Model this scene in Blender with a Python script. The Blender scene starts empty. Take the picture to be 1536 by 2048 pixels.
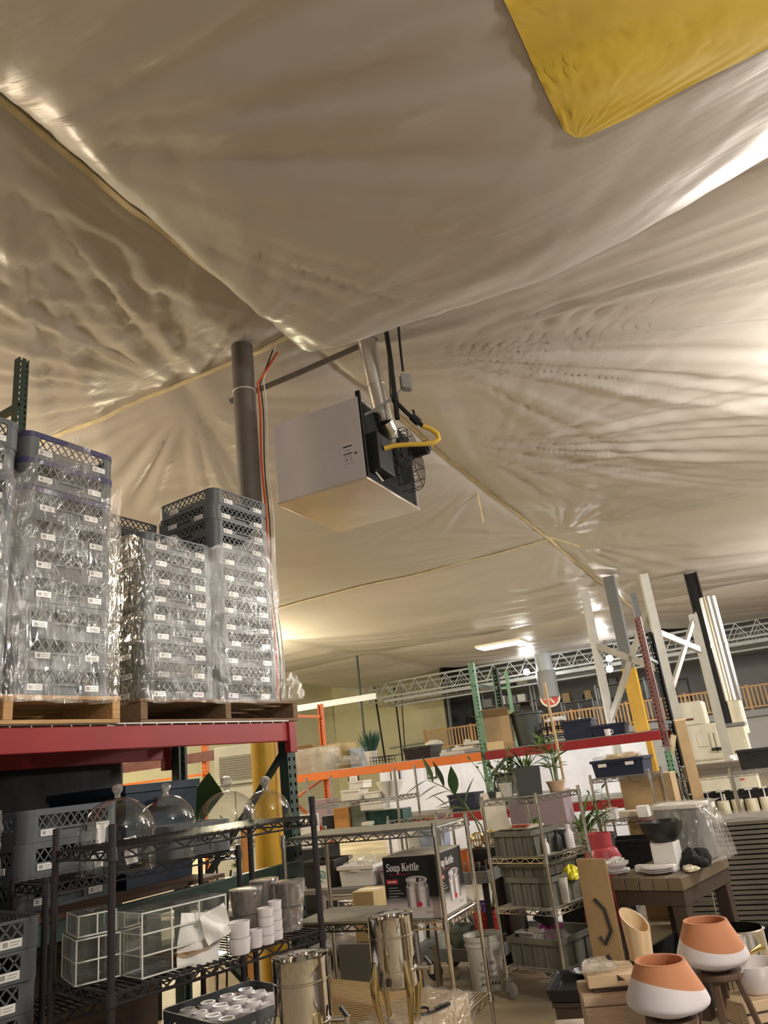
import bpy, math, random
import numpy as np
from mathutils import Vector, Matrix
random.seed(7); rng = np.random.default_rng(7)
sc = bpy.context.scene; COL = sc.collection
PI = math.pi
def rad(a): return math.radians(a)

# ---------------------------------------------------------------- camera
FPX = 1480.0; VPX, VPY = 263.0, -3200.0; CX, CY = 768.0, 1024.0; EYE = 1.6
upc = Vector((VPX-CX, -(VPY-CY), -FPX)).normalized()
fw = Vector((0, 0, -1)); yc = (fw-upc*fw.dot(upc)).normalized(); xc = yc.cross(upc)
RW = Matrix((xc, yc, upc))            # world = RW @ cam
cd = bpy.data.cameras.new('camera'); cam = bpy.data.objects.new('camera', cd); COL.objects.link(cam)
cd.sensor_fit = 'VERTICAL'; cd.sensor_height = 36.0; cd.lens = FPX/2048*36; cd.clip_start = .05; cd.clip_end = 200
cam.matrix_world = Matrix.Translation((0, 0, EYE)) @ RW.to_4x4()
sc.camera = cam
def ray(x, y): return RW @ Vector((x-CX, -(y-CY), -FPX))
def P(x, y, Y):                       # point seen at (x,y) at forward distance Y
    d = ray(x, y); p = d*(Y/d.y); return Vector((p.x, p.y, p.z+EYE))
def PZ(x, y, z):                      # point seen at (x,y) on the horizontal plane z
    d = ray(x, y); p = d*((z-EYE)/d.z); return Vector((p.x, p.y, z))
AX = rad(65)                          # the building's own axes
U = Vector((math.cos(AX), math.sin(AX), 0)); V = Vector((-math.sin(AX), math.cos(AX), 0))
def UV(u, v, z=0): p = U*u+V*v; return Vector((p.x, p.y, z))

# ---------------------------------------------------------------- light and exposure
vs = sc.view_settings; vs.view_transform = 'Standard'; vs.look = 'None'; vs.gamma = 1.0; vs.use_curve_mapping = False
vs.exposure = 1.12
w = bpy.data.worlds.new('world'); sc.world = w; w.use_nodes = True
w.node_tree.nodes['Background'].inputs[0].default_value = (1.0, .90, .79, 1)
w.node_tree.nodes['Background'].inputs[1].default_value = .20
def lamp(name, loc, energy, color, size=.5, kind='AREA', target=None, sy=None):
    l = bpy.data.lights.new(name, kind); l.energy = energy; l.color = color
    if kind == 'AREA':
        l.size = size
        if sy: l.shape = 'RECTANGLE'; l.size_y = sy
    else: l.shadow_soft_size = size
    o = bpy.data.objects.new(name, l); COL.objects.link(o); o.location = loc
    if target is not None:
        o.rotation_euler = (Vector(target)-Vector(loc)).to_track_quat('-Z', 'Y').to_euler()
    return o
WARM = (1, .84, .62); NEUT = (1, .93, .82); COOL = (.86, .93, 1)
# pendant lamps of the hall, hung under the sheet beyond the picture's edges or hidden behind the stacked crates
lamp('hall_lamp_right', (6.0, 6.6, 4.3), 380, (1, .95, .88), .35, 'POINT')
lamp('hall_lamp_behind', (3.6, -1.0, 4.2), 300, (1, .93, .83), .35, 'POINT')
lamp('hall_lamp_left', (-6.5, 7.5, 4.3), 420, WARM, .4, 'POINT')
lamp('hall_lamp_far', UV(16.5, 13.2, 4.3), 900, (1, .9, .62), .4, 'POINT')
lamp('hall_lamp_aisle', (11.5, 15.5, 4.2), 900, (1, .95, .9), .4, 'POINT')

# ---------------------------------------------------------------- mesh builder
class MB:
    def __init__(s): s.v = []; s.f = []; s.sm = []
    def add(s, vs, fs, sm=False):
        n = len(s.v); s.v.extend([tuple(p) for p in vs])
        for f in fs: s.f.append(tuple(i+n for i in f)); s.sm.append(sm)
        return s
    def box(s, x0, x1, y0, y1, z0, z1):
        return s.add([(x0,y0,z0),(x1,y0,z0),(x1,y1,z0),(x0,y1,z0),(x0,y0,z1),(x1,y0,z1),(x1,y1,z1),(x0,y1,z1)],
              [(3,2,1,0),(4,5,6,7),(0,1,5,4),(1,2,6,5),(2,3,7,6),(3,0,4,7)])
    def bc(s, c, d, M=None):          # box by centre, size, optional rotation
        h = [x/2 for x in d]; c = Vector(c)
        pts = [Vector((a*h[0], b*h[1], e*h[2])) for e in (-1,1) for a, b in ((-1,-1),(1,-1),(1,1),(-1,1))]
        if M is not None: pts = [M @ p for p in pts]
        return s.add([c+p for p in pts], [(3,2,1,0),(4,5,6,7),(0,1,5,4),(1,2,6,5),(2,3,7,6),(3,0,4,7)])
    def bar(s, a, b, w, h=None, up=(0,0,1)):
        a = Vector(a); b = Vector(b); h = h or w; z = (b-a).normalized(); up = Vector(up)
        if abs(z.dot(up)) > .98: up = Vector((1,0,0)) if abs(z.x) < .9 else Vector((0,1,0))
        x = z.cross(up).normalized(); y = x.cross(z)
        o = [(-1,-1),(1,-1),(1,1),(-1,1)]
        pts = [p+x*(i*w/2)+y*(j*h/2) for p in (a,b) for i,j in o]
        return s.add(pts, [(3,2,1,0),(4,5,6,7),(0,1,5,4),(1,2,6,5),(2,3,7,6),(3,0,4,7)])
    def cyl(s, a, b, r, r2=None, n=12, caps=True, sm=True):
        a = Vector(a); b = Vector(b); r2 = r if r2 is None else r2
        z = (b-a).normalized(); up = Vector((0,0,1)) if abs(z.z) < .9 else Vector((1,0,0))
        x = z.cross(up).normalized(); y = z.cross(x)
        pts = [p+x*(math.cos(2*PI*k/n)*q)+y*(math.sin(2*PI*k/n)*q) for p, q in ((a,r),(b,r2)) for k in range(n)]
        s.add(pts, [(k,n+k,n+(k+1)%n,(k+1)%n) for k in range(n)], sm)
        if caps: s.add(pts, [tuple(range(n)), tuple(range(2*n-1,n-1,-1))])
        return s
    def lathe(s, prof, n=24, c=(0,0,0), sm=True, M=None):
        c = Vector(c); pts = []
        for r, z in prof:
            for k in range(n):
                p = Vector((math.cos(2*PI*k/n)*r, math.sin(2*PI*k/n)*r, z)); pts.append(c+(M @ p if M is not None else p))
        m = len(prof)
        return s.add(pts, [(j*n+k, j*n+(k+1)%n, (j+1)*n+(k+1)%n, (j+1)*n+k) for j in range(m-1) for k in range(n)], sm)
    def tube(s, pts, r, n=6, sm=True, caps=True):
        pts = [Vector(p) for p in pts]; rs = r if isinstance(r, (list,tuple)) else [r]*len(pts)
        ring = []; ux = None
        for i, p in enumerate(pts):
            t = (pts[min(i+1,len(pts)-1)]-pts[max(i-1,0)]).normalized()
            if ux is None:
                up = Vector((0,0,1)) if abs(t.z) < .9 else Vector((1,0,0)); ux = t.cross(up).normalized()
            else: ux = (ux-t*ux.dot(t)).normalized()
            uy = t.cross(ux)
            ring += [p+ux*(math.cos(2*PI*k/n)*rs[i])+uy*(math.sin(2*PI*k/n)*rs[i]) for k in range(n)]
        m = len(pts)
        fs = [(j*n+k, (j+1)*n+k, (j+1)*n+(k+1)%n, j*n+(k+1)%n) for j in range(m-1) for k in range(n)]
        s.add(ring, fs, sm)
        if caps: s.add(ring, [tuple(range(n)), tuple(range(m*n-1,(m-1)*n-1,-1))])
        return s
    def prism(s, poly, z0, z1):       # polygon (x,y) extruded along z
        n = len(poly); pts = [(x,y,z0) for x,y in poly]+[(x,y,z1) for x,y in poly]
        return s.add(pts, [tuple(range(n-1,-1,-1)), tuple(range(n,2*n))]+[(k,(k+1)%n,n+(k+1)%n,n+k) for k in range(n)])
    def slab(s, pts, t):              # planar 3D polygon given a thickness
        pts = [Vector(p) for p in pts]; nrm = (pts[1]-pts[0]).cross(pts[2]-pts[0]).normalized(); n = len(pts)
        al = pts+[p+nrm*t for p in pts]
        return s.add(al, [tuple(range(n-1,-1,-1)), tuple(range(n,2*n))]+[(k,(k+1)%n,n+(k+1)%n,n+k) for k in range(n)])
    def sheet(s, fn, nu, nv, sm=True):
        pts = [fn(i/(nu-1), j/(nv-1)) for j in range(nv) for i in range(nu)]
        return s.add(pts, [(j*nu+i, j*nu+i+1, (j+1)*nu+i+1, (j+1)*nu+i) for j in range(nv-1) for i in range(nu-1)], sm)
    def tray(s, x0, x1, y0, y1, z0, z1, t=.006, flare=0.0):   # open box with real walls, mouth wider by flare
        f = flare
        o = [(x0,y0,z0),(x1,y0,z0),(x1,y1,z0),(x0,y1,z0),(x0-f,y0-f,z1),(x1+f,y0-f,z1),(x1+f,y1+f,z1),(x0-f,y1+f,z1)]
        i = [(x0+t,y0+t,z0+t),(x1-t,y0+t,z0+t),(x1-t,y1-t,z0+t),(x0+t,y1-t,z0+t),(x0-f+t,y0-f+t,z1),(x1+f-t,y0-f+t,z1),(x1+f-t,y1+f-t,z1),(x0-f+t,y1+f-t,z1)]
        fs = [(3,2,1,0),(0,1,5,4),(1,2,6,5),(2,3,7,6),(3,0,4,7),(8,9,10,11),(8,12,13,9),(9,13,14,10),(10,14,15,11),(11,15,12,8),
              (4,5,13,12),(5,6,14,13),(6,7,15,14),(7,4,12,15)]
        return s.add(o+i, fs)
    def mesh(s, name):
        me = bpy.data.meshes.new(name); me.from_pydata(s.v, [], s.f)
        me.polygons.foreach_set('use_smooth', s.sm); me.update(); me.set_sharp_from_angle(angle=rad(38)); return me

MATS = {}; PEND = []
def link(name, me, mt=None, parent=None, loc=None, rz=None):
    o = bpy.data.objects.new(name, me); COL.objects.link(o)
    if mt is not None and me is not None and not me.materials:
        if isinstance(mt, str) and mt not in MATS: PEND.append((me, mt))      # material defined further down
        else: me.materials.append(MATS[mt] if isinstance(mt, str) else mt)
    if parent is not None: o.parent = parent
    if loc is not None: o.location = loc
    if rz is not None: o.rotation_euler = (0, 0, rz)
    return o
def part(parent, name, mb, mt, bevel=0, loc=None, rz=None, label=None):
    o = link(name, mb.mesh(name) if isinstance(mb, MB) else mb, mt, parent, loc, rz)
    if bevel: bev(o, bevel)
    if label: o['label'] = label
    return o
def bev(o, wd, seg=2):
    m = o.modifiers.new('bevel', 'BEVEL'); m.width = wd; m.segments = seg; m.limit_method = 'ANGLE'; m.angle_limit = rad(35)
def tag(o, label, cat, group=None, kind=None):
    o['label'] = label; o['category'] = cat
    if group: o['group'] = group
    if kind: o['kind'] = kind
    return o
def thing(name, label, cat, loc=(0,0,0), rz=0, group=None):
    return tag(link(name, None, None, None, loc, rz), label, cat, group)
def solo(name, label, cat, mb, mt, loc=(0,0,0), rz=0, group=None, bevel=0):
    o = link(name, mb.mesh(name) if isinstance(mb, MB) else mb, mt, None, loc, rz)
    if bevel: bev(o, bevel)
    return tag(o, label, cat, group)
def struct(name, mb, mt, parent=None, label=None):
    o = link(name, mb.mesh(name), mt, parent)
    if parent is None: o['kind'] = 'structure'
    if label: o['label'] = label
    return o
def kids(o): return [c for c in COL.objects if c.parent == o]
KID = {}
def dup(root, loc, rz=0, label=None, group=None):
    if root.name not in KID: KID[root.name] = [(c, [g for g in COL.objects if g.parent == c]) for c in COL.objects if c.parent == root]
    r = root.copy(); COL.objects.link(r); r.location = loc; r.rotation_euler = (0,0,rz)
    if label: r['label'] = label
    if group: r['group'] = group
    for ch, gs in KID[root.name]:
        c = ch.copy(); COL.objects.link(c); c.parent = r
        for g in gs:
            d = g.copy(); COL.objects.link(d); d.parent = c
    return r
def rotM(ax, a): return Matrix.Rotation(a, 3, ax)

# ---------------------------------------------------------------- materials
def nodes(name):
    m = bpy.data.materials.new(name); m.use_nodes = True; nt = m.node_tree
    MATS[name] = m; return m, nt, nt.nodes['Principled BSDF']
def mat(name, c, rough=.5, metal=0, var=0, scale=8, bump=0, bscale=40, stretch=None, spec=None, emit=0, alpha=None, coat=0):
    m, nt, b = nodes(name); N = nt.nodes; L = nt.links
    b.inputs['Base Color'].default_value = (*c, 1); b.inputs['Roughness'].default_value = rough; b.inputs['Metallic'].default_value = metal
    if spec is not None: b.inputs['Specular IOR Level'].default_value = spec
    if coat: b.inputs['Coat Weight'].default_value = coat
    if emit: b.inputs['Emission Color'].default_value = (*c, 1); b.inputs['Emission Strength'].default_value = emit
    if var or bump:
        tc = N.new('ShaderNodeTexCoord'); mp = N.new('ShaderNodeMapping'); L.new(tc.outputs['Object'], mp.inputs[0])
        if stretch: mp.inputs['Scale'].default_value = stretch
    if var:
        n = N.new('ShaderNodeTexNoise'); n.inputs['Scale'].default_value = scale; n.inputs['Detail'].default_value = 5
        L.new(mp.outputs[0], n.inputs['Vector'])
        r = N.new('ShaderNodeMapRange'); r.inputs[1].default_value = .3; r.inputs[2].default_value = .7; r.inputs[3].default_value = 1-var; r.inputs[4].default_value = 1+var*.6
        L.new(n.outputs['Fac'], r.inputs[0])
        mx = N.new('ShaderNodeMix'); mx.data_type = 'RGBA'; mx.blend_type = 'MULTIPLY'; mx.inputs[0].default_value = 1
        mx.inputs[6].default_value = (*c, 1); L.new(r.outputs[0], mx.inputs[7]); L.new(mx.outputs[2], b.inputs['Base Color'])
    if bump:
        n2 = N.new('ShaderNodeTexNoise'); n2.inputs['Scale'].default_value = bscale; n2.inputs['Detail'].default_value = 3
        L.new(mp.outputs[0], n2.inputs['Vector'])
        bp = N.new('ShaderNodeBump'); bp.inputs['Strength'].default_value = bump; bp.inputs['Distance'].default_value = .02
        L.new(n2.outputs['Fac'], bp.inputs['Height']); L.new(bp.outputs[0], b.inputs['Normal'])
    return m
def clear(name, tint=(1,1,1), rough=.03, lo=.06, hi=.7, haze=0, hazec=(.9,.9,.88), bump=0, bscale=20, stretch=None, blend=.25, rot=None):
    # thin clear plastic or glass: see-through, with reflections growing at grazing angles, and an optional milky haze
    m = bpy.data.materials.new(name); m.use_nodes = True; nt = m.node_tree; N = nt.nodes; L = nt.links; N.clear(); MATS[name] = m
    out = N.new('ShaderNodeOutputMaterial'); t = N.new('ShaderNodeBsdfTransparent'); t.inputs[0].default_value = (*tint, 1)
    g = N.new('ShaderNodeBsdfGlossy'); g.inputs['Roughness'].default_value = rough; g.inputs[0].default_value = (.95,.95,.93,1)
    lw = N.new('ShaderNodeLayerWeight'); lw.inputs[0].default_value = blend
    r = N.new('ShaderNodeMapRange'); r.inputs[3].default_value = lo; r.inputs[4].default_value = hi; L.new(lw.outputs['Facing'], r.inputs[0])
    mx = N.new('ShaderNodeMixShader'); L.new(r.outputs[0], mx.inputs[0])
    base = t.outputs[0]
    tc = N.new('ShaderNodeTexCoord'); mp = N.new('ShaderNodeMapping'); L.new(tc.outputs['Object'], mp.inputs[0])
    if stretch: mp.inputs['Scale'].default_value = stretch
    if rot: mp.inputs['Rotation'].default_value = rot
    if haze:
        d = N.new('ShaderNodeBsdfDiffuse'); d.inputs[0].default_value = (*hazec, 1)
        tr = N.new('ShaderNodeBsdfTranslucent'); tr.inputs[0].default_value = (*hazec, 1)
        md = N.new('ShaderNodeMixShader'); md.inputs[0].default_value = .4; L.new(d.outputs[0], md.inputs[1]); L.new(tr.outputs[0], md.inputs[2])
        n = N.new('ShaderNodeTexNoise'); n.inputs['Scale'].default_value = bscale*.35; n.inputs['Detail'].default_value = 6; L.new(mp.outputs[0], n.inputs['Vector'])
        rr = N.new('ShaderNodeMapRange'); rr.inputs[1].default_value = .35; rr.inputs[2].default_value = .75; rr.inputs[3].default_value = haze*.3; rr.inputs[4].default_value = min(.95, haze*1.7)
        L.new(n.outputs['Fac'], rr.inputs[0])
        mh = N.new('ShaderNodeMixShader'); L.new(rr.outputs[0], mh.inputs[0]); L.new(t.outputs[0], mh.inputs[1]); L.new(md.outputs[0], mh.inputs[2]); base = mh.outputs[0]
    if bump:
        n2 = N.new('ShaderNodeTexNoise'); n2.inputs['Scale'].default_value = bscale; n2.inputs['Detail'].default_value = 4; n2.inputs['Distortion'].default_value = 1.2
        L.new(mp.outputs[0], n2.inputs['Vector'])
        bp = N.new('ShaderNodeBump'); bp.inputs['Strength'].default_value = bump; bp.inputs['Distance'].default_value = .03
        L.new(n2.outputs['Fac'], bp.inputs['Height']); L.new(bp.outputs[0], g.inputs['Normal']); L.new(bp.outputs[0], lw.inputs['Normal'])
    L.new(base, mx.inputs[1]); L.new(g.outputs[0], mx.inputs[2]); L.new(mx.outputs[0], out.inputs[0])
    return m
def emis(name, c, s):
    m = bpy.data.materials.new(name); m.use_nodes = True; nt = m.node_tree; nt.nodes.clear(); MATS[name] = m
    o = nt.nodes.new('ShaderNodeOutputMaterial'); e = nt.nodes.new('ShaderNodeEmission'); e.inputs[0].default_value = (*c, 1); e.inputs[1].default_value = s
    nt.links.new(e.outputs[0], o.inputs[0]); return m
mat('concrete', (.36,.30,.20), .45, var=.35, scale=1.3, bump=.15, bscale=9)
mat('cream_wall', (.80,.74,.48), .8, var=.06, scale=1)
mat('white_wall', (.84,.84,.86), .8, var=.04, scale=1)
mat('grey_wall', (.42,.41,.40), .85, var=.1, scale=.6)
mat('deck_roof', (.20,.16,.12), .8, var=.2, scale=1)
mat('joist_grey', (.34,.37,.40), .5, metal=.2)
mat('column_brown', (.115,.10,.088), .55, var=.15, scale=5)
mat('column_grey', (.16,.165,.17), .55)
mat('guard_yellow', (.62,.36,.03), .42, var=.15, scale=4)
mat('lath_wood', (.62,.52,.32), .7, var=.2, scale=9)
mat('tarp_yellow', (.62,.43,.05), .75, var=.12, scale=2)
mat('heater_panel', (.46,.42,.43), .42, var=.04, scale=3)
mat('heater_under', (.62,.55,.44), .22, metal=.55, var=.1, scale=3)
mat('black_paint', (.008,.008,.008), .75, spec=.2)
mat('black_steel', (.014,.014,.015), .5, spec=.3)
mat('silver_duct', (.62,.60,.57), .30, metal=1)
mat('chrome', (.74,.72,.68), .16, metal=1)
mat('chrome_dull', (.60,.58,.54), .32, metal=1)
mat('mirror_steel', (.70,.67,.62), .06, metal=1)
mat('brass_leg', (.66,.52,.26), .12, metal=1)
mat('grey_box', (.20,.195,.185), .5)
mat('hose_yellow', (.72,.47,.06), .4)
mat('cable_red', (.55,.09,.03), .5); mat('cable_white', (.75,.72,.64), .5); mat('cable_black', (.02,.02,.02), .5)
mat('label_white', (.86,.85,.83), .55); mat('print_black', (.03,.03,.03), .6); mat('print_red', (.50,.04,.06), .5)
# ================================================================ THE SETTING
struct('floor', MB().box(-26, 30, -8, 55, -.2, 0), 'concrete')
struct('ceiling', MB().box(-26, 30, -8, 55, 6.9, 7.1), 'deck_roof')
def uvwall(name, u0, v0, u1, v1, z0, z1, t, mt):
    a = UV(u0, v0); b = UV(u1, v1); d = (b-a).normalized(); n = Vector((-d.y, d.x, 0))*t
    return struct(name, MB().add([(*(p+q).xy, z) for z in (z0, z1) for p, q in ((a, Vector()), (b, Vector()), (b, n), (a, n))],
        [(3,2,1,0),(4,5,6,7),(0,1,5,4),(1,2,6,5),(2,3,7,6),(3,0,4,7)]), mt)
d_ = ray(893, 1430); vE = d_.dot(V)*37.5/d_.dot(U)
uvwall('wall_back', 37.5, 22, 37.5, vE, 0, 6.9, -.2, 'cream_wall')
uvwall('wall_far', 44, 22, 44, -26, 0, 6.9, -.2, 'grey_wall')
uvwall('wall_left', -6, 22, 44, 22, 0, 6.9, .2, 'cream_wall')
uvwall('wall_right', -12, -22, 44, -22, 0, 6.9, -.2, 'grey_wall')

# ---------------------------------------------------------------- the hung plastic sheet under the roof
def smooth(a, b, x): t = np.clip((x-a)/(b-a), 0, 1); return t*t*(3-2*t)
def axis(lo, hi, f0, f1, fine, coarse):
    return np.concatenate([np.arange(lo, f0, coarse), np.arange(f0, f1, fine), np.arange(f1, hi+1e-6, coarse)])
gu = axis(-6, 31, -1.0, 14, .055, .16); gv = axis(-13, 17, -7, 7.2, .06, .2)
A, B = np.meshgrid(gu, gv, indexing='ij')
def vnoise(x, y, seed):               # smooth value noise
    r = np.random.default_rng(seed); T = r.random((64, 64)); xi = np.floor(x).astype(int); yi = np.floor(y).astype(int)
    fx = x-xi; fy = y-yi; fx = fx*fx*(3-2*fx); fy = fy*fy*(3-2*fy)
    g = lambda i, j: T[i % 64, j % 64]
    return (g(xi,yi)*(1-fx)+g(xi+1,yi)*fx)*(1-fy)+(g(xi,yi+1)*(1-fx)+g(xi+1,yi+1)*fx)*fy-.5
def bays(x, lines):
    k = np.clip(np.searchsorted(lines, x, side='right')-1, 0, len(lines)-2); l = np.array(lines)
    t = (x-l[k])/(l[k+1]-l[k]); return k, np.clip(t, 0, 1)
VL = [-15.4, -6.1, 3.2, 12.5, 22.]; UL = [-13.5, -4.1, 5.3, 14.7, 24.1, 33.5]
ku, tu = bays(A, UL); kv, tv = bays(B, VL)
par = lambda t: 1-(2*t-1)**2
Z = 5.68 - .05*vnoise(A*.5, B*.5, 1)
sag = .34*np.sqrt(par(tu)*par(tv)+1e-6)
near = (ku == 1) & (kv == 1)
sag = np.where(near, .50*par(tv)**.6*par(tu)**.5, sag)
Z = Z-sag
lip = smooth(-1.6, .9, B)*(1-smooth(2.9, 3.25, B))*smooth(1.5, 5.0, A)*(1-smooth(5.12, 5.24, A))
Z = Z-.40*lip
swag = np.exp(-((B+.6)/2.6)**2)*np.exp(-((A-4.6)/1.6)**2); Z = Z-.10*swag
def fan(u, v, R, k, amp, seed, a0=None, wd=None):     # straight gathers radiating from a fixing point
    global Z
    du = A-u; dv = B-v; r = np.hypot(du, dv)+1e-6; th = np.arctan2(dv, du)
    n = vnoise(th*k/2.2+50, r*.05+3, seed)+.5*vnoise(th*k/1.0+90, r*.04+9, seed+1)
    e = np.exp(-(r/R)**1.3)*np.clip(r/1.9, 0, 1)
    if a0 is not None:
        d = np.abs((th-a0+PI) % (2*PI)-PI); e = e*np.exp(-(d/wd)**2)
    Z = Z+amp*n*e
fan(5.55, 4.75, 3.0, 34, .085, 11)                    # star by the racks
fan(4.9, 3.3, 3.0, 30, .07, 13, rad(175), 1.0)
fan(2.3, 3.45, 4.0, 30, .09, 15)
fan(9.95, 3.0, 2.6, 30, .065, 17)
fan(14.7, 2.95, 3.5, 30, .06, 19)
fan(6.1, 2.3, 6.0, 44, .14, 21, rad(-63), .7)       # long gathers running right from the heater
fan(8.6, 2.8, 6.0, 44, .14, 23, rad(-50), .7)
fan(21, 3.0, 3.0, 22, .06, 25); fan(14.7, -6.1, 5, 26, .12, 27); fan(5.3, -6.1, 4, 24, .08, 29); fan(24, -6.1, 4, 24, .12, 31)
# long swags running across the first bay
q = A-.045*(B+1.0)**2
Z = Z+.045*vnoise(q*2.2+7, B*.10, 33)*smooth(-3, 0, A)*(1-smooth(4.6, 5.1, A))
Z = Z+.022*vnoise(q*5.5+17, B*.12, 34)*(1-smooth(4.6, 5.1, A))
Z = Z+.05*vnoise((A+B*.4)*2.2, B*.4, 35)*smooth(5.5, 7, A)
xs = U.x*A+V.x*B; ys = U.y*A+V.y*B
nu, nv = len(gu), len(gv)
pts = np.stack([xs.ravel(), ys.ravel(), Z.ravel()], 1)
idx = (np.arange(nu-1)[:, None]*nv+np.arange(nv-1)[None, :]).ravel()
faces = np.stack([idx, idx+1, idx+nv+1, idx+nv], 1)
me = bpy.data.meshes.new('plastic_sheet'); me.vertices.add(len(pts)); me.vertices.foreach_set('co', pts.ravel())
me.loops.add(faces.size); me.loops.foreach_set('vertex_index', faces.ravel().astype(np.int32))
me.polygons.add(len(faces)); me.polygons.foreach_set('loop_start', np.arange(len(faces), dtype=np.int32)*4); me.polygons.foreach_set('loop_total', np.full(len(faces), 4, np.int32))
me.update(); me.validate(); me.polygons.foreach_set('use_smooth', np.ones(len(faces), bool))
def sheet_mat():
    m = bpy.data.materials.new('poly_sheet'); m.use_nodes = True; nt = m.node_tree; N = nt.nodes; L = nt.links; N.clear(); MATS['poly_sheet'] = m
    out = N.new('ShaderNodeOutputMaterial')
    d = N.new('ShaderNodeBsdfDiffuse'); d.inputs[0].default_value = (.80,.735,.675,1)
    tr = N.new('ShaderNodeBsdfTranslucent'); tr.inputs[0].default_value = (.80,.72,.63,1)
    t = N.new('ShaderNodeBsdfTransparent'); g = N.new('ShaderNodeBsdfGlossy'); g.inputs['Roughness'].default_value = .34; g.inputs[0].default_value = (.62,.60,.57,1)
    m1 = N.new('ShaderNodeMixShader'); m1.inputs[0].default_value = .3; L.new(d.outputs[0], m1.inputs[1]); L.new(tr.outputs[0], m1.inputs[2])
    m2 = N.new('ShaderNodeMixShader'); m2.inputs[0].default_value = .26; L.new(m1.outputs[0], m2.inputs[1]); L.new(t.outputs[0], m2.inputs[2])
    fr = N.new('ShaderNodeFresnel'); fr.inputs[0].default_value = 1.45
    m3 = N.new('ShaderNodeMixShader'); L.new(fr.outputs[0], m3.inputs[0]); L.new(m2.outputs[0], m3.inputs[1]); L.new(g.outputs[0], m3.inputs[2])
    tc = N.new('ShaderNodeTexCoord'); mp = N.new('ShaderNodeMapping'); mp.vector_type = 'TEXTURE'; mp.inputs['Rotation'].default_value = (0, 0, rad(65)); mp.inputs['Scale'].default_value = (.13, 2.2, 1)
    L.new(tc.outputs['Object'], mp.inputs[0])
    n = N.new('ShaderNodeTexNoise'); n.inputs['Scale'].default_value = 1.3; n.inputs['Detail'].default_value = 3; n.inputs['Distortion'].default_value = .5; L.new(mp.outputs[0], n.inputs['Vector'])
    bp = N.new('ShaderNodeBump'); bp.inputs['Strength'].default_value = .20; bp.inputs['Distance'].default_value = .03; L.new(n.outputs['Fac'], bp.inputs['Height'])
    for b in (d, g, fr): L.new(bp.outputs[0], b.inputs['Normal'])
    L.new(m3.outputs[0], out.inputs[0]); return m
sheet_mat()
so = link('plastic_sheet', me, 'poly_sheet')
tag(so, 'huge translucent plastic sheet hung in swags under the whole roof', 'plastic sheet')
def zs(u, v): return float(Z[np.argmin(np.abs(gu-u)), np.argmin(np.abs(gv-v))])
# yellow tarpaulin patch lying against the sheet
def onsheet(x, y, off):
    z = 5.4
    for _ in range(12):
        p = PZ(x, y, z); z = zs(p.dot(U), p.dot(V))+off
    return PZ(x, y, z)
def tarp(s, t):
    t2 = t*1.0; y = -70+(345)*t2
    xl = np.interp(y, (-70,70,150,262,275), (975,1040,1075,1128,1150)); xr = np.interp(y, (-70,85,170,235,275), (1700,1560,1385,1262,1170))
    return onsheet(xl+(xr-xl)*s, y, -.02)
solo('yellow_tarp', 'yellow tarpaulin patch lying against the plastic sheet', 'tarp', MB().sheet(tarp, 40, 30), 'tarp_yellow')
# timber laths pinning the sheet along the roof lines
def lath(name, pts, label, w=.05):
    mb = MB()
    for a, b in zip(pts, pts[1:]): mb.bar(a, b, w, .02)
    return solo(name, label, 'lath', mb, 'lath_wood')
def lp(u, v): return UV(u, v, zs(u, v)-.02)
lath('timber_lath', [lp(u, 3.22) for u in np.arange(-1, 4.9, .35)], 'pale timber lath pinning the sheet, running up to the brown column')
lath('timber_lath', [lp(u, 3.2) for u in np.arange(7.6, 27, .4)], 'long timber lath pinning the sheet from the heater to the grey column')
lath('timber_lath', [lp(5.34, v) for v in np.arange(3.3, 8.5, .3)], 'timber lath pinning the sheet behind the wrapped crates')
lath('timber_lath', [lp(14.7, v) for v in np.arange(3.2, 12.4, .4)], 'timber lath crossing the sheet towards the cream wall')
for px, py, dx, dy, lb in ((955,985,12,60,'short timber lath hanging loose right of the heater'), (1100,1075,60,18,'short timber lath stub at the crossing of two laths')):
    a = PZ(px, py, 5.6); b = P(px+dx, py+dy, a.y)
    solo('lath_offcut', lb, 'lath', MB().bar(a, b, .05, .02), 'lath_wood')

# ---------------------------------------------------------------- steel column with yellow guard, by the left rack
c0 = PZ(560, 2043, 0); ct = Vector((c0.x, c0.y, 5.62))
t = thing('steel_column', 'brown round steel column with a yellow painted lower half', 'column', c0)
part(t, 'column_shaft', MB().cyl((0,0,0), (0,0,5.60), .104, n=20), 'column_brown')
part(t, 'yellow_guard', MB().lathe([(.110,.0),(.110,2.35),(.105,2.35)], 20), 'guard_yellow', label='yellow painted sleeve of the column')
part(t, 'base_plate', MB().box(-.16,.16,-.16,.16,0,.025), 'black_paint', .004)
part(t, 'tie_wire', MB().lathe([(.105,5.1),(.109,5.105),(.105,5.11)], 20), 'cable_white')
def cable(name, label, pts, r, mt):
    return solo(name, label, 'cable', MB().tube(pts, r, 6), mt)
def cz(z, a, r=.1): return (c0.x+math.cos(a)*r, c0.y+math.sin(a)*r, z)
def wob(a, r, z0, z1, n, s): return [cz(z, a+s*math.sin(z*3.1), r+.012*math.sin(z*5.3+s*9)) for z in np.linspace(z0, z1, n)]
cable('red_cable', 'red cable running down the brown steel column', [P(555,705,c0.y)]+wob(-.35, .145, 5.15, .1, 40, .05), .012, 'cable_red')
cable('white_cable', 'white cable hanging beside the brown steel column', [P(552,690,c0.y)]+wob(-.1, .19, 5.2, 2.0, 24, .06), .006, 'cable_white')
cable('black_cable', 'black cable tied along the brown steel column', [P(546,700,c0.y)]+wob(-.25, .165, 5.15, 2.0, 24, .08), .007, 'cable_black')

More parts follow.
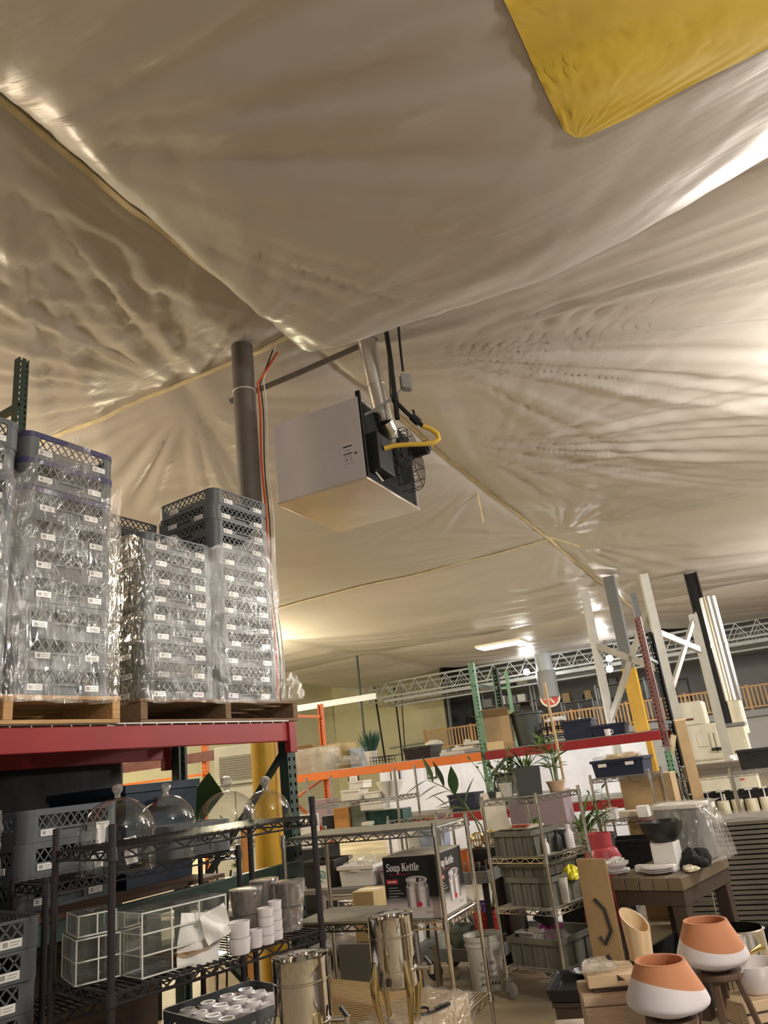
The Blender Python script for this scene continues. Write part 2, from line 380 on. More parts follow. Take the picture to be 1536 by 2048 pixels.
# ---------------------------------------------------------------- unit heater
zb = 4.0; hM = PZ(733, 955, zb); HU, HV, HH = 1.10, .92, .79       # near corner, along U, along V, height
t = thing('unit_heater', 'grey and black gas unit heater hanging below the plastic sheet', 'heater', hM, AX)
# local x = U (to the right and away), local y = V (to the left)
part(t, 'side_panel', MB().box(-.006,.012,.0,HV,.01,HH), 'heater_panel', .004, label='mauve grey side panel')
part(t, 'far_panel', MB().box(HU-.012,HU,.0,HV,.01,HH), 'heater_panel')
part(t, 'top_panel', MB().box(0,HU,0,HV,HH-.012,HH), 'heater_panel')
part(t, 'bottom_panel', MB().box(-.01,HU+.01,-.01,HV+.01,-.012,.01), 'heater_under', .004, label='shiny cream underside')
part(t, 'front_louvre_panel', MB().box(0,HU,HV-.012,HV,0,HH), 'heater_panel')
part(t, 'back_panel', MB().box(.012,HU-.012,.02,.04,.01,HH-.012), 'black_paint', label='black back plate around the fan')
part(t, 'corner_post', MB().box(.0,.03,-.02,.02,.01,HH+.06), 'black_paint')
part(t, 'control_housing', MB().box(.10,.40,-.10,.02,.10,.46), 'black_steel', .01)
fx, fz, fr_ = .72, .38, .31
mb = MB()
for k in range(9): mb.lathe([(fr_*(k+1)/9-.004,.0),(fr_*(k+1)/9,.006),(fr_*(k+1)/9+.004,.0)], 28)
for k in range(8): mb.bar((0,0,0), (math.cos(k*PI/4)*fr_, math.sin(k*PI/4)*fr_, 0), .006)
for k in range(16):
    a = k*PI/8; mb.tube([(math.cos(a)*fr_, math.sin(a)*fr_, 0), (math.cos(a)*fr_, math.sin(a)*fr_, -.12)], .004, 4)
me_g = mb.mesh('fan_guard'); g = part(t, 'fan_guard', me_g, 'black_steel', loc=(fx,-.14,fz)); g.rotation_euler = (PI/2, 0, 0)
mb = MB()
for k in range(4):
    a = k*PI/2+.3; M = rotM('Z', a) @ rotM('X', rad(28)); mb.bc(rotM('Z', a) @ Vector((.13,0,-.06)), (.18,.12,.006), M)
f = part(t, 'fan_blade', mb, 'black_paint', loc=(fx,-.12,fz)); f.rotation_euler = (PI/2, 0, 0)
m_ = part(t, 'fan_motor', MB().cyl((0,0,-.02),(0,0,.16),.07,n=18).cyl((0,0,.16),(0,0,.18),.045,n=14), 'black_steel', loc=(fx+.12,-.12,fz+.12)); m_.rotation_euler = (PI/2, 0, 0)
# data label on the side panel
mat('label_grey', (.52,.475,.48), .5)
lb = part(t, 'data_label', MB().box(-.0085,-.0065,.10,.20,.17,.37), 'label_grey')
mb = MB()
for k, (y0, y1, z0, z1) in enumerate(((.105,.195,.33,.345),(.105,.195,.262,.274),(.11,.14,.195,.198),(.11,.14,.205,.208),(.11,.14,.215,.218),(.11,.14,.225,.228),(.155,.19,.195,.198),(.155,.19,.205,.208),(.155,.19,.215,.218),(.155,.19,.225,.228),(.12,.128,.24,.252),(.148,.156,.24,.252),(.176,.184,.24,.252),(.12,.18,.305,.308),(.12,.19,.295,.298),(.105,.195,.176,.179))): mb.box(-.0095,-.008,y0,y1,z0,z1)
part(lb, 'label_print', mb, 'print_black')
part(t, 'knock_out', MB().cyl((-.008,.075,.255),(0,.075,.255),.012,n=10), 'print_black')
# flue, hangers, gas line as things of their own around the heater
d0 = P(778, 878, hM.y+.55); d1 = P(770, 845, hM.y+.42); d2 = P(752, 770, hM.y+.35); d3 = P(728, 660, hM.y+.35)
t2 = thing('flue_duct', 'shiny silver round flue rising from the heater into the sheet', 'duct', (0,0,0))
part(t2, 'elbow', MB().tube([d0, (d0+d1)/2+Vector((.02,-.02,0)), d1], .088, 18), 'silver_duct')
part(t2, 'flue_pipe', MB().tube([d1, d2, d3], .088, 18), 'silver_duct')
for k, p in enumerate((d1, d2)): part(t2, 'joint_band', MB().cyl(p-(d3-d1).normalized()*.012, p+(d3-d1).normalized()*.012, .093, n=18), 'silver_duct')
Yh = hM.y+.15
t3 = thing('gas_pipe', 'black gas pipe dropping from the roof to the heater', 'pipe', (0,0,0))
gp = [P(769,640,Yh), P(781,720,Yh), P(789,790,Yh), P(795,838,Yh)]
part(t3, 'drop_pipe', MB().tube(gp, .024, 10), 'black_steel')
for p, q in ((gp[2], gp[3]),): part(t3, 'union', MB().cyl(p, p+(q-p).normalized()*.07, .034, n=10), 'black_steel')
part(t3, 'side_branch', MB().tube([P(793,805,Yh), P(815,827,Yh), P(846,852,Yh)], .02, 8), 'black_steel')
part(t3, 'shut_off_valve', MB().cyl(P(824,833,Yh), P(838,846,Yh), .036, n=10).bar(P(826,820,Yh), P(832,842,Yh), .02), 'black_steel')
hp = [(846,852),(862,858),(875,868),(878,878),(868,885),(845,888),(815,889),(790,891),(768,897)]
part(t3, 'yellow_hose', MB().tube([P(x,y,Yh) for x,y in hp], .022, 10), 'hose_yellow', label='yellow flexible gas hose')
t4 = thing('junction_box', 'grey electrical junction box on a conduit above the heater', 'junction box', (0,0,0))
j = P(812, 766, Yh); 
part(t4, 'box', MB().bc(j, (.10,.07,.15), rotM('Z', rad(20))), 'grey_box', .008)
part(t4, 'cover', MB().bc(j+Vector((.0,-.045,0)), (.09,.015,.14), rotM('Z', rad(20))), 'grey_box', .004)
part(t4, 'riser', MB().tube([P(796,640,Yh), P(800,690,Yh), P(806,742,Yh)], .012, 8), 'black_steel')
part(t4, 'conduit', MB().tube([P(818,765,Yh), P(790,793,Yh), P(745,822,Yh), P(722,832,Yh), P(716,840,Yh)], .013, 8), 'grey_box')
part(t4, 'wire_loop', MB().tube([P(716,840,Yh), P(727,860,Yh), P(730,885,Yh), P(742,920,Yh), P(752,945,Yh), P(766,962,Yh)], .009, 6), 'cable_white')
solo('hanger_rod', 'thin black hanger rod left of the junction box above the heater', 'rod', MB().tube([P(772,640,Yh+.5), P(782,800,Yh+.5)], .009, 6), 'black_steel')
solo('sprinkler_pipe', 'dark pipe seen through film between column and heater', 'pipe', MB().tube([P(462,803,6.9), P(600,745,6.6), P(752,678,6.3)], .03, 10), 'column_brown')
# ================================================================ LEFT: PALLET RACK WITH WRAPPED CRATES
mat('crate_grey', (.105,.115,.125), .45, var=.08, scale=6)
mat('crate_purple', (.05,.045,.12), .45)
mat('crate_dark', (.05,.055,.06), .5)
mat('rack_green', (.022,.045,.035), .45, var=.15, scale=6)
mat('rack_teal', (.16,.33,.22), .45, var=.25, scale=12)
mat('rack_red', (.30,.018,.022), .42, var=.15, scale=4)
mat('rack_orange', (.80,.20,.035), .42, var=.08, scale=4)
mat('rack_rust', (.20,.085,.075), .5, var=.3, scale=10)
mat('rack_grey', (.44,.43,.38), .5, var=.12, scale=5)
mat('rack_black', (.02,.022,.022), .5)
mat('pallet_new', (.56,.34,.15), .7, var=.25, scale=5, stretch=(1,14,14), bump=.2)
mat('pallet_old', (.24,.15,.085), .75, var=.35, scale=5, stretch=(1,14,14), bump=.3)
clear('film', lo=.05, hi=.55, rough=.06, haze=.085, hazec=(.80,.80,.78), bump=1.0, bscale=34, stretch=(1,1,.16), blend=.3, rot=(.5,.35,0))
clear('film_soft', lo=.04, hi=.5, rough=.12, haze=.16, hazec=(.85,.84,.80), bump=.8, bscale=16, blend=.3)
clear('glass', lo=.03, hi=.75, rough=.01, tint=(.97,.975,.96), blend=.22)
clear('acrylic', lo=.05, hi=.8, rough=.02, tint=(.96,.97,.96), haze=.05, blend=.25)
clear('amber_glass', lo=.06, hi=.7, rough=.02, tint=(.75,.50,.16), haze=.25, hazec=(.5,.32,.08), blend=.25)
ORDN = 'first second third fourth fifth sixth seventh eighth ninth tenth eleventh twelfth thirteenth fourteenth fifteenth sixteenth seventeenth eighteenth nineteenth twentieth'.split()+['twenty-first','twenty-second','twenty-third','twenty-fourth']
ORD = ['lowest','second','third','fourth','fifth','sixth','seventh','eighth','ninth','tenth','eleventh','twelfth','thirteenth']

def crate_meshes(S, h, key):
    # open dish crate: rounded corners, solid lower band with a handle slot, lattice above, rim
    c = S/2; r = .055; t = .008; b = MB(); rim = MB()
    zb, zl = h*.40, h*(.90 if h < .12 else .80)
    for sx, sy in ((1,1),(-1,1),(-1,-1),(1,-1)):
        a0 = math.atan2(sy, sx)-PI/4; o = []; i = []
        for k in range(5):
            a = a0+k*PI/8; o.append((sx*(c-r)+math.cos(a)*r, sy*(c-r)+math.sin(a)*r)); i.append((sx*(c-r)+math.cos(a)*(r-t), sy*(c-r)+math.sin(a)*(r-t)))
        b.prism(o+i[::-1], 0, zl); rim.prism([(x*1.006, y*1.006) for x, y in o]+i[::-1], zl, h)
    l = c-r; n = 9
    for k in range(4):
        M = rotM('Z', k*PI/2)
        def bx(x0, x1, z0, z1, y0=-c, y1=-c+t, m=b): m.bc(M @ Vector(((x0+x1)/2,(y0+y1)/2,(z0+z1)/2)), (x1-x0,y1-y0,z1-z0), M)
        s = .07
        bx(-l,-s,0,zb); bx(s,l,0,zb); bx(-s,s,0,zb*.30); bx(-s,s,zb*.80,zb); bx(-s,s,zb*.3,zb*.8,-c+.012,-c+.016)
        bx(-l,-l+.02,zb,zl); bx(l-.02,l,zb,zl); bx(-l*1.0,l*1.0,zl,h,-c*1.006,-c+t,rim)
        x0 = -l+.02; w = 2*(l-.02)/n
        for q in range(n):
            a = x0+q*w
            for p0, p1 in ((a,a+w),(a+w,a)):
                b.bar(M @ Vector((p0,-c+t*.5,zb)), M @ Vector((p1,-c+t*.5,zl)), .006, .006)
    b.box(-c+.02,c-.02,-c+.02,c-.02,.004,.014)
    return b.mesh(key+'_walls'), rim.mesh(key+'_rim')
CR = {k: crate_meshes(.53, h, k) for k, h in (('low', .102), ('tall', .1435))}
CH = {'low': .102, 'tall': .1435}
lab_me = MB().box(-.038,.038,-.0015,.0015,-.014,.014).mesh('sticker')
prt_me = MB().box(-.03,-.012,-.0022,-.0005,-.008,.008).box(-.005,.03,-.0022,-.0005,.003,.006).box(-.005,.026,-.0022,-.0005,-.006,-.003).mesh('sticker_print')
def crate(kind, loc, rz, label, rim='crate_grey', group=None, stickers=True, jit=.006):
    t = thing('dish_crate', label, 'crate', (loc[0]+random.uniform(-jit,jit), loc[1]+random.uniform(-jit,jit), loc[2]), rz+random.uniform(-.012,.012), group)
    wl, rm = CR[kind]; part(t, 'crate_body', wl, 'crate_grey')
    if rim == 'crate_grey': part(t, 'rim', rm, 'crate_grey')
    else: part(t, 'rim', RIMP[kind], rim, label='dark purple rim')
    if stickers:
        z = CH[kind]*.26
        for x, y, a in ((-.14,-.267,0),(.14,-.267,0),(-.267,.1,-PI/2),(-.267,-.14,-PI/2)):
            o = part(t, 'sticker', lab_me, 'label_white', loc=(x+random.uniform(-.02,.02),y,z), rz=a)
            part(o, 'sticker_print', prt_me, 'print_grey')
    return t
RIMP = {k: CR[k][1].copy() for k in CR}
E0 = P(580, 1470, 4.9); RX, RY = E0.x, E0.y
LA = rad(59); LU = Vector((math.cos(LA), math.sin(LA), 0)); LV = Vector((-LU.y, LU.x, 0))
def LR(x, y, z): p = Vector((RX, RY, 0))+LU*x+LV*y; return Vector((p.x, p.y, z))      # left rack frame: x along U, y along V

def post_mesh(h, w=.078, d=.07, pitch=.05, key='upright', hw=.016):
    b = MB(); n = int(h/pitch); t = .003
    for k in range(n):
        z = k*pitch
        b.box(-w/2,w/2,0,t,z,z+pitch*.55)
        z1 = z+pitch*.55; z2 = z+pitch
        xs_ = (-w/2, -w*.30-hw/2, -w*.30+hw/2, w*.30-hw/2, w*.30+hw/2, w/2)
        for a, c_ in ((0,1),(2,3),(4,5)): b.box(xs_[a],xs_[c_],0,t,z1,z2)
    b.box(-w/2,-w/2+t,t,d,0,n*pitch); b.box(w/2-t,w/2,t,d,0,n*pitch); b.box(-w/2,-w/2+.02,d-t,d,0,n*pitch); b.box(w/2-.02,w/2,d-t,d,0,n*pitch)
    b.box(-.06,.06,-.02,.1,0,.008)
    return b.mesh(key)
def deck(x0, x1, y0, y1, z, sx=.1, sy=.05, r=.003):
    b = MB()
    for x in np.arange(x0, x1+1e-6, sx): b.bar((x,y0,z),(x,y1,z),2*r)
    for y in np.arange(y0, y1+1e-6, sy*2): b.bar((x0,y,z+2*r),(x1,y,z+2*r),2*r)
    for x in np.arange(x0, x1+1e-6, sx): b.bar((x,y0,z),(x,y0,z-.035),2*r)      # turned-down waterfall edge
    b.bar((x0,y0,z-.035),(x1,y0,z-.035),2*r)
    return b
tl = thing('pallet_rack', 'dark green pallet rack with a red beam under the wrapped crates', 'pallet rack', (RX,RY,0), LA)
pm = post_mesh(1.98, key='upright')
for x in (0, -2.75):
    for y, rz in ((0,0),(1.05,PI)): part(tl, 'upright', pm, 'rack_green', loc=(x,y,0), rz=rz)
    part(tl, 'brace', MB().bar((x,.05,1.80),(x,1.0,.86),.04,.03), 'rack_green')
    part(tl, 'brace', MB().bar((x,.05,.2),(x,1.0,.86),.04,.03), 'rack_green')
for y in (-.03, 1.08):
    part(tl, 'beam', MB().box(-2.72,-.03,y-.02,y+.02,1.845,1.955), 'rack_red', .004)
    for x in (-.06, -2.69): part(tl, 'beam_bracket', MB().box(x-.02,x+.045,y-.035 if y < 0 else y-.01,y+.01 if y < 0 else y+.035,1.775,1.96), 'rack_red', .003)
    part(tl, 'lower_beam', MB().box(-2.72,-.03,y-.02,y+.02,1.08,1.16), 'rack_green', .004)
part(tl, 'wire_deck', deck(-2.70,-.05,-.035,1.08,1.962), 'chrome_dull')
mat('ply_dark', (.10,.05,.025), .7, var=.2, scale=4)
part(tl, 'plywood_shelf', MB().box(-2.70,-.60,.02,1.05,1.16,1.18), 'ply_dark')
# upright of the next rack, behind the crates at the very left
t = thing('rack_upright', 'dark green rack upright rising behind the leftmost wrapped crates', 'rack upright', P(47,760,4.9).xy.to_3d(), LA)
hz = P(47,712,4.9).z
part(t, 'upright', post_mesh(round(hz/.05)*.05, key='tall_upright'), 'rack_green')
part(t, 'cross_bar', MB().bar((0,.03,hz-.42),(0,1.1,hz-.42),.04,.05), 'rack_green')

# pallets
def pallet(label, x0, x1, y0, y1, z0, mt, bottom=True):
    t = thing('wooden_pallet', label, 'pallet', LR(x0,y0,z0), LA)
    L, D = x1-x0, y1-y0; hb = .018; zs_ = .018 if bottom else 0; 
    for k in range(3): part(t, 'stringer', MB().box(k*(L-.045)/2,k*(L-.045)/2+.045,.0,D,zs_,zs_+.09), mt, .003)
    for k in range(7): part(t, 'deck_board', MB().box(-.005,L+.005,k*(D-.1)/6,k*(D-.1)/6+.1,zs_+.09,zs_+.108), mt, .002)
    if bottom:
        for k in range(3): part(t, 'bottom_board', MB().box(0,L,k*(D-.1)/2,k*(D-.1)/2+.1,0,.018), mt, .002)
    return zs_+.108+z0
zd = 1.90+.062+.008
zp1 = pallet('light new wooden pallet under the tall left crate stack', -2.50, -1.34, -.05, 1.0, zd, 'pallet_new')
zp2 = pallet('dark weathered wooden pallet under the right crate stacks', -1.19, .07, -.02, 1.02, zd, 'pallet_old')
# crates: tall left stacks
for k in range(9):
    crate('tall', LR(-1.63, .235, zp1+k*.1445), LA, 'wrapped grey dish crate, %s from the pallet in the tall left stack' % ORD[k], 'crate_purple' if k > 5 else 'crate_grey', 'crates of the tall left stack')
    crate('tall', LR(-2.19, .215, zp1+k*.1445), LA, 'wrapped grey dish crate, %s from the pallet in the leftmost stack' % ORD[k], 'crate_grey', 'crates of the leftmost stack')
for k in range(9): crate('low', LR(-.885, .265, zp2+k*.1035), LA, 'grey dish crate, %s from the dark pallet in the near right stack' % ORD[k], group='crates of the near right stack')
for k in range(13): crate('low', LR(-.335, .265, zp2+k*.1035), LA, 'grey dish crate, %s from the dark pallet in the stack nearest the column' % ORD[k], group='crates of the stack nearest the column')
for k in range(12): crate('low', LR(-.80, .83, zp2+k*.1035), LA, 'grey dish crate, %s from the dark pallet in the rear stack' % ORD[k], group='crates of the rear stack')
# stretch film round the loads
def wrap(name, label, x0, x1, y0, y1, z0, top, mt='film', amp=.016, seed=1, n=150, m=70):
    b = MB(); per = [(x0,y1),(x0,y0),(x1,y0),(x1,y1)]; Ls = [y1-y0, x1-x0, y1-y0]; T = sum(Ls)
    def f(s, t):
        d = s*T; k = 0
        while k < 2 and d > Ls[k]: d -= Ls[k]; k += 1
        f_ = min(1, d/Ls[k]); ax, ay = per[k]; bx_, by = per[k+1]; x = ax+(bx_-ax)*f_; y = ay+(by-ay)*f_
        nx, ny = ((-1,0),(0,-1),(1,0))[k]; z1 = top(s); z = z0+(z1-z0)*t
        w_ = float(vnoise(np.array([s*34+t*9]), np.array([t*10-s*6]), seed)[0])+.5*float(vnoise(np.array([s*70]), np.array([t*46+s*20]), seed+1)[0])
        e = amp*w_+amp*.4
        p = LR(x+nx*e, y+ny*e, z+.02*float(vnoise(np.array([s*20]), np.array([t*5.]), seed+2)[0])); return p
    return solo(name, label, 'stretch film', b.sheet(f, n, m), mt)
wrap('stretch_film', 'crinkled clear stretch film around the tall left crate stack', -2.46, -1.345, -.05, .52, zp1-.03, lambda s: zp1+1.20+.12*math.sin(s*23)+.05*math.sin(s*61), seed=41)
wrap('stretch_film', 'shiny clear stretch film around the right crate stacks', -1.175, -.045, -.02, .55, zp2-.02, lambda s: zp2+.90+.22*float(np.clip((s-.50)/.18, 0, 1))+.03*math.sin(s*40), seed=51)
# ragged wads of film on the loads
def wad(label, c, size, seed, mt='film_soft', cat='stretch film', name='film_wad', k=1.0):
    r = np.random.default_rng(seed); ph = r.random(12)*6.28
    def f(s, t):
        th = s*2*PI; fi = t*PI; q = 1+.28*math.sin(3*th+ph[0])*math.sin(2*fi+ph[1])+k*(.22*math.sin(7*th+ph[2]+3*fi)+.16*math.sin(11*fi+ph[3]+2*th)+.12*math.sin(17*th+ph[4]))*math.sin(fi)
        return (size[0]*q*math.sin(fi)*math.cos(th), size[1]*q*math.sin(fi)*math.sin(th), max(-.35*size[2], size[2]*q*math.cos(fi)))
    return solo(name, label, cat, MB().sheet(f, 40, 22), mt, c)
wad('bunched white stretch film on the lower front of the near right stack', P(350,1350,4.02), (.11,.03,.05), 3)
wad('torn film tail hanging off the right corner of the dark pallet', LR(.06,.0,zp2+.05), (.06,.05,.11), 5)

# ---------------------------------------------------------------- goods on the lower rack level, in the dark, and added dark backing
zl2 = 1.182
for k in range(3):
    crate('tall', LR(-1.38, .50, zl2+k*.1445), LA, 'grey dish crate standing in the dark under the red beam, %s of its pile' % ('lowest','middle','topmost')[k], group='crates under the red beam')
for k in range(3):
    crate('tall', LR(-2.10, .45, zl2+k*.1445), LA, 'film wrapped crate under the red beam at the left, %s of its pile' % ('lowest','middle','topmost')[k], group='wrapped crates under the red beam')
wrap('stretch_film', 'loose clear film around the crates under the red beam', -2.38, -1.80, .16, .74, zl2, lambda s: zl2+.44+.02*math.sin(s*20), 'film_soft', .03, 61, 70, 30)
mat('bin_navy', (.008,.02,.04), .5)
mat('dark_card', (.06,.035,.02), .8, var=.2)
mat('backing_black', (.01,.01,.011), .6, bump=.4, bscale=6)
for k, (x0, x1) in enumerate(((-2.68,-1.75),(-1.68,-.72))):  # boxes added to keep the space under the rack dark
    t = thing('backing_box', 'dark brown pallet-size box added to darken the floor level under the left rack, %s' % ('nearer one','farther one')[k], 'carton', LR(x0,.42,0), LA)
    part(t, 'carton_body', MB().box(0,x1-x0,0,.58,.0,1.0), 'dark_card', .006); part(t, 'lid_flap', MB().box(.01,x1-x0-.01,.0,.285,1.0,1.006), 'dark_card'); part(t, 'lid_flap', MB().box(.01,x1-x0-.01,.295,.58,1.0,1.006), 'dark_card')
t = thing('dark_backing', 'tall black block added behind the left rack to shut out wall light', 'light block', LR(-2.9,1.15,0), LA)  # added black block, keeps light from the wall behind out of the rack
part(t, 'backing_black', MB().box(0,2.55,0,.28,0,2.15), 'backing_black', .04); part(t, 'backing_strap', MB().box(.98,1.04,-.006,.286,.0,2.156), 'cable_black')
t = thing('storage_bin', 'dark blue plastic bin on the rack shelf under the red beam', 'bin', LR(-.84,.55,zl2), LA)
part(t, 'bin_body', MB().tray(-.22,.22,-.3,.3,0,.48,.006,.03), 'bin_navy'); part(t, 'rim', MB().tray(-.26,.26,-.34,.34,.46,.5,.03), 'bin_navy'); part(t, 'handle', MB().bc((0,-.36,.40),(.16,.03,.05)), 'bin_navy')

# ================================================================ BLACK WIRE RACKS
def shelf_mesh(L, D, key, sp=.03, r=.0035):
    b = MB()
    for z in (0, -.032):
        for p, q in (((0,0),(L,0)),((L,0),(L,D)),((L,D),(0,D)),((0,D),(0,0))): b.bar((*p,z),(*q,z),2*r)
    for (ax, ay), (bx_, by), ln in (((0,0),(L,0),L),((L,0),(L,D),D),((L,D),(0,D),L),((0,D),(0,0),D)):
        n = max(4, int(ln/.045))
        for k in range(n):
            f0, f1 = k/n, (k+1)/n; za, zc = ((-.032,0),(0,-.032))[k % 2]
            b.bar((ax+(bx_-ax)*f0, ay+(by-ay)*f0, za), (ax+(bx_-ax)*f1, ay+(by-ay)*f1, zc), 2*r*.8)
    for x in np.arange(sp, L, sp): b.bar((x,0,.003),(x,D,.003),2*r*.8)
    for y in (D*.33, D*.67): b.bar((0,y,-.004),(L,y,-.004),2*r)
    for x, y in ((0,0),(L,0),(L,D),(0,D)): b.cyl((x,y,-.036),(x,y,.006),.019,.016,10)
    return b.mesh(key)
def wire_rack(name, label, L, D, H, zz, mt, loc, rz, casters=False, sp=.03, liner=None, z0=0):
    t = thing(name, label, 'wire rack', loc, rz)
    ps = MB().cyl((0,0,z0),(0,0,H),.0127,n=10)
    for z in np.arange(z0+.03, H-.01, .0508): ps.lathe([(.0127,z-.003),(.0120,z),(.0127,z+.003)], 8)
    ps.lathe([(.0135,H-.02),(.0135,H+.004),(.0,H+.006)], 10); pm_ = ps.mesh('post')
    for x, y in ((0,0),(L,0),(L,D),(0,D)): part(t, 'post', pm_, mt, loc=(x,y,0))
    sm_ = shelf_mesh(L, D, 'wire_shelf', sp)
    for z in zz:
        s_ = part(t, 'wire_shelf', sm_, mt, loc=(0,0,z))
        if liner: part(s_, 'shelf_liner', MB().box(.015,L-.015,.015,D-.015,.007,.010), liner, label='grey plastic shelf liner')
    if casters:
        w_ = MB().lathe([(.0,-.014),(.045,-.014),(.055,-.008),(.055,.008),(.045,.014),(.0,.014)], 20, M=rotM('X', PI/2), c=(.02,0,.056))
        w_.box(-.005,.03,-.024,-.019,.05,.125).box(-.005,.03,.019,.024,.05,.125).box(-.02,.03,-.024,.024,.12,.128).cyl((0,0,.12),(0,0,.16),.011,n=8)
        cm = w_.mesh('caster')
        for k, (x, y) in enumerate(((0,0),(L,0),(L,D),(0,D))): part(t, 'caster', cm, 'caster_grey', loc=(x,y,0), rz=k*1.3)
    return t
mat('caster_grey', (.25,.24,.23), .5); mat('rack_blackwire', (.035,.03,.034), .35, metal=.3)
zfT, zfL, zfB = 1.455, 1.03, .68
FR = P(222, 1983, 2.7); fa = rad(47)
wire_rack('wire_rack', 'front black wire rack with acrylic boxes and glass domes', .88, .46, 1.53, (zfT, zfL, zfB, .2), 'rack_blackwire', (FR.x,FR.y,0), fa)
def FL(x, y, z): return Vector((FR.x+math.cos(fa)*x-math.sin(fa)*y, FR.y+math.sin(fa)*x+math.cos(fa)*y, z))
zrT = 1.318
RR = PZ(92, 1771, zrT); ra = rad(46)
wire_rack('wire_rack', 'rear black wire rack carrying domes, behind the front black rack', .92, .36, zrT+.02, (zrT, .85, .3), 'rack_blackwire', (RR.x,RR.y,0), ra)
def RL(x, y, z): return Vector((RR.x+math.cos(ra)*x-math.sin(ra)*y, RR.y+math.sin(ra)*x+math.cos(ra)*y, z))
def dome(label, c, r, h):
    t = thing('glass_dome', label, 'glass dome', c, 0, 'glass domes on the black racks')
    hs = h-.055; w_ = hs-r*.95; pr = [(r+.006,0),(r+.006,.006),(r,.012),(r,max(w_,.02))]
    for k in range(1, 11): a = k*PI/20; pr.append((r*math.cos(a)+.004*0, max(w_,.02)+(hs-max(w_,.02))*math.sin(a)))
    part(t, 'bell', MB().lathe(pr, 40), 'glass')
    part(t, 'knob', MB().lathe([(.014,hs-.002),(.012,hs+.012),(.016,hs+.018),(.023,hs+.03),(.024,hs+.042),(.016,hs+.053),(.0,hs+.056)], 16), 'crystal')
clear('crystal', lo=.25, hi=.9, rough=.02, tint=(.8,.8,.8), bump=.6, bscale=90)
zr = zrT+.008; zf = zfT+.008; zl = zfL+.008
def rowdome(label, kx, yk, zbase, Y, wpx):
    c = P(kx, yk+4, Y); dome(label, (c.x, c.y, zbase), wpx/2*Y*1.0/FPX*.88, c.z-zbase)
rowdome('large glass dome at the left end of the upper dome row', 235, 1564, zr, 3.44, 156)
rowdome('glass dome standing second from the left in the upper row', 331, 1562, zr, 3.74, 122)
rowdome('glass dome standing third from the left in the upper row', 452, 1549, zf, 3.14, 122)
rowdome('glass dome at the right end of the upper dome row', 529, 1549, zf, 3.40, 100)
rowdome('glass dome partly behind the acrylic boxes on the lower shelf', 312, 1808, zl, 3.18, 132)
rowdome('glass dome on the lower shelf behind the white paper sheets', 427, 1786, zl, 3.28, 128)
# grey crate standing on the rear rack at its right end
crate('tall', RL(.73,.18,zr), ra, 'grey dish crate on the rear black rack under the upper domes', stickers=False).scale = (.62,.62,1)
# papers and stickers in and before the domes
for px, py, w_, h_, tl_, lb in ((200,1690,.035,.16,4,'tall white paper strip standing left of the first dome'),(262,1700,.05,.10,-6,'white paper slip standing between the first two domes'),(400,1878,.16,.17,8,'large sheet of white tissue paper on the lower shelf'),(432,1848,.10,.10,-18,'small sheet of white tissue paper tilted against a dome')):
    Yk = 3.25 if py < 1750 else 2.98
    c = P(px, py, Yk); M = rotM('Z', rad(38)) @ rotM('Y', rad(tl_)) @ rotM('X', rad(-8))
    def f(s, q, c=c, M=M, w_=w_, h_=h_): return c+M @ Vector(((s-.5)*w_, .012*math.sin(s*7+q*5), (q-.5)*h_))
    solo('paper_sheet', lb, 'paper', MB().sheet(f, 9, 9), 'label_white')
# acrylic display risers near the left corner of the lower shelf
def acrylic(label, c, rz, L, D, H, cols, rows):
    t = thing('acrylic_riser', label, 'acrylic box', c, rz, 'acrylic boxes on the front rack'); th = .006
    e = MB()
    part(t, 'back_panel', MB().box(0,L,D-th,D,0,H), 'acrylic')
    for k in range(rows+1): part(t, 'shelf_panel', MB().box(0,L,0,D,(H-th)*k/rows,(H-th)*k/rows+th), 'acrylic')
    for k in range(cols+1): part(t, 'divider', MB().box((L-th)*k/cols,(L-th)*k/cols+th,0,D,0,H), 'acrylic')
    for k in range(rows+1): z = (H-th)*k/rows+th/2; e.bar((0,0,z),(L,0,z),.0045); e.bar((0,0,z),(0,D,z),.003); e.bar((L,0,z),(L,D,z),.003)
    for k in range(cols+1): x = (L-th)*k/cols+th/2; e.bar((x,0,0),(x,0,H),.0045)
    for x, y in ((0,D),(L,D)): e.bar((x,y,0),(x,y,H),.003)
    part(t, 'polished_edges', e, 'acrylic_edge')
mat('acrylic_edge', (.75,.75,.73), .2)
acrylic('open acrylic display box at the left corner of the lower shelf', FL(-.03,.20,zl), fa-rad(12), .15, .22, .14, 2, 2)
acrylic('long acrylic display box in the middle of the lower shelf', FL(.12,.03,zl), fa, .34, .17, .20, 3, 3)
acrylic('small acrylic box standing on the left display box', FL(-.02,.21,zl+.142), fa-rad(12), .13, .18, .07, 2, 1)
# amber glass plate with a paper tag
t = thing('amber_plate', 'amber glass plate lying in front of the lower domes', 'plate', PZ(372,1915,zl+.01).to_tuple(), 0)
part(t, 'plate', MB().lathe([(0,.004),(.05,.004),(.09,.02),(.115,.035),(.118,.037),(.09,.014),(.05,-.002),(0,-.002)], 32), 'amber_glass')
part(t, 'paper_tag', MB().bc((-.055,-.03,.022), (.06,.025,.002), rotM('Z', .4)), 'label_white')
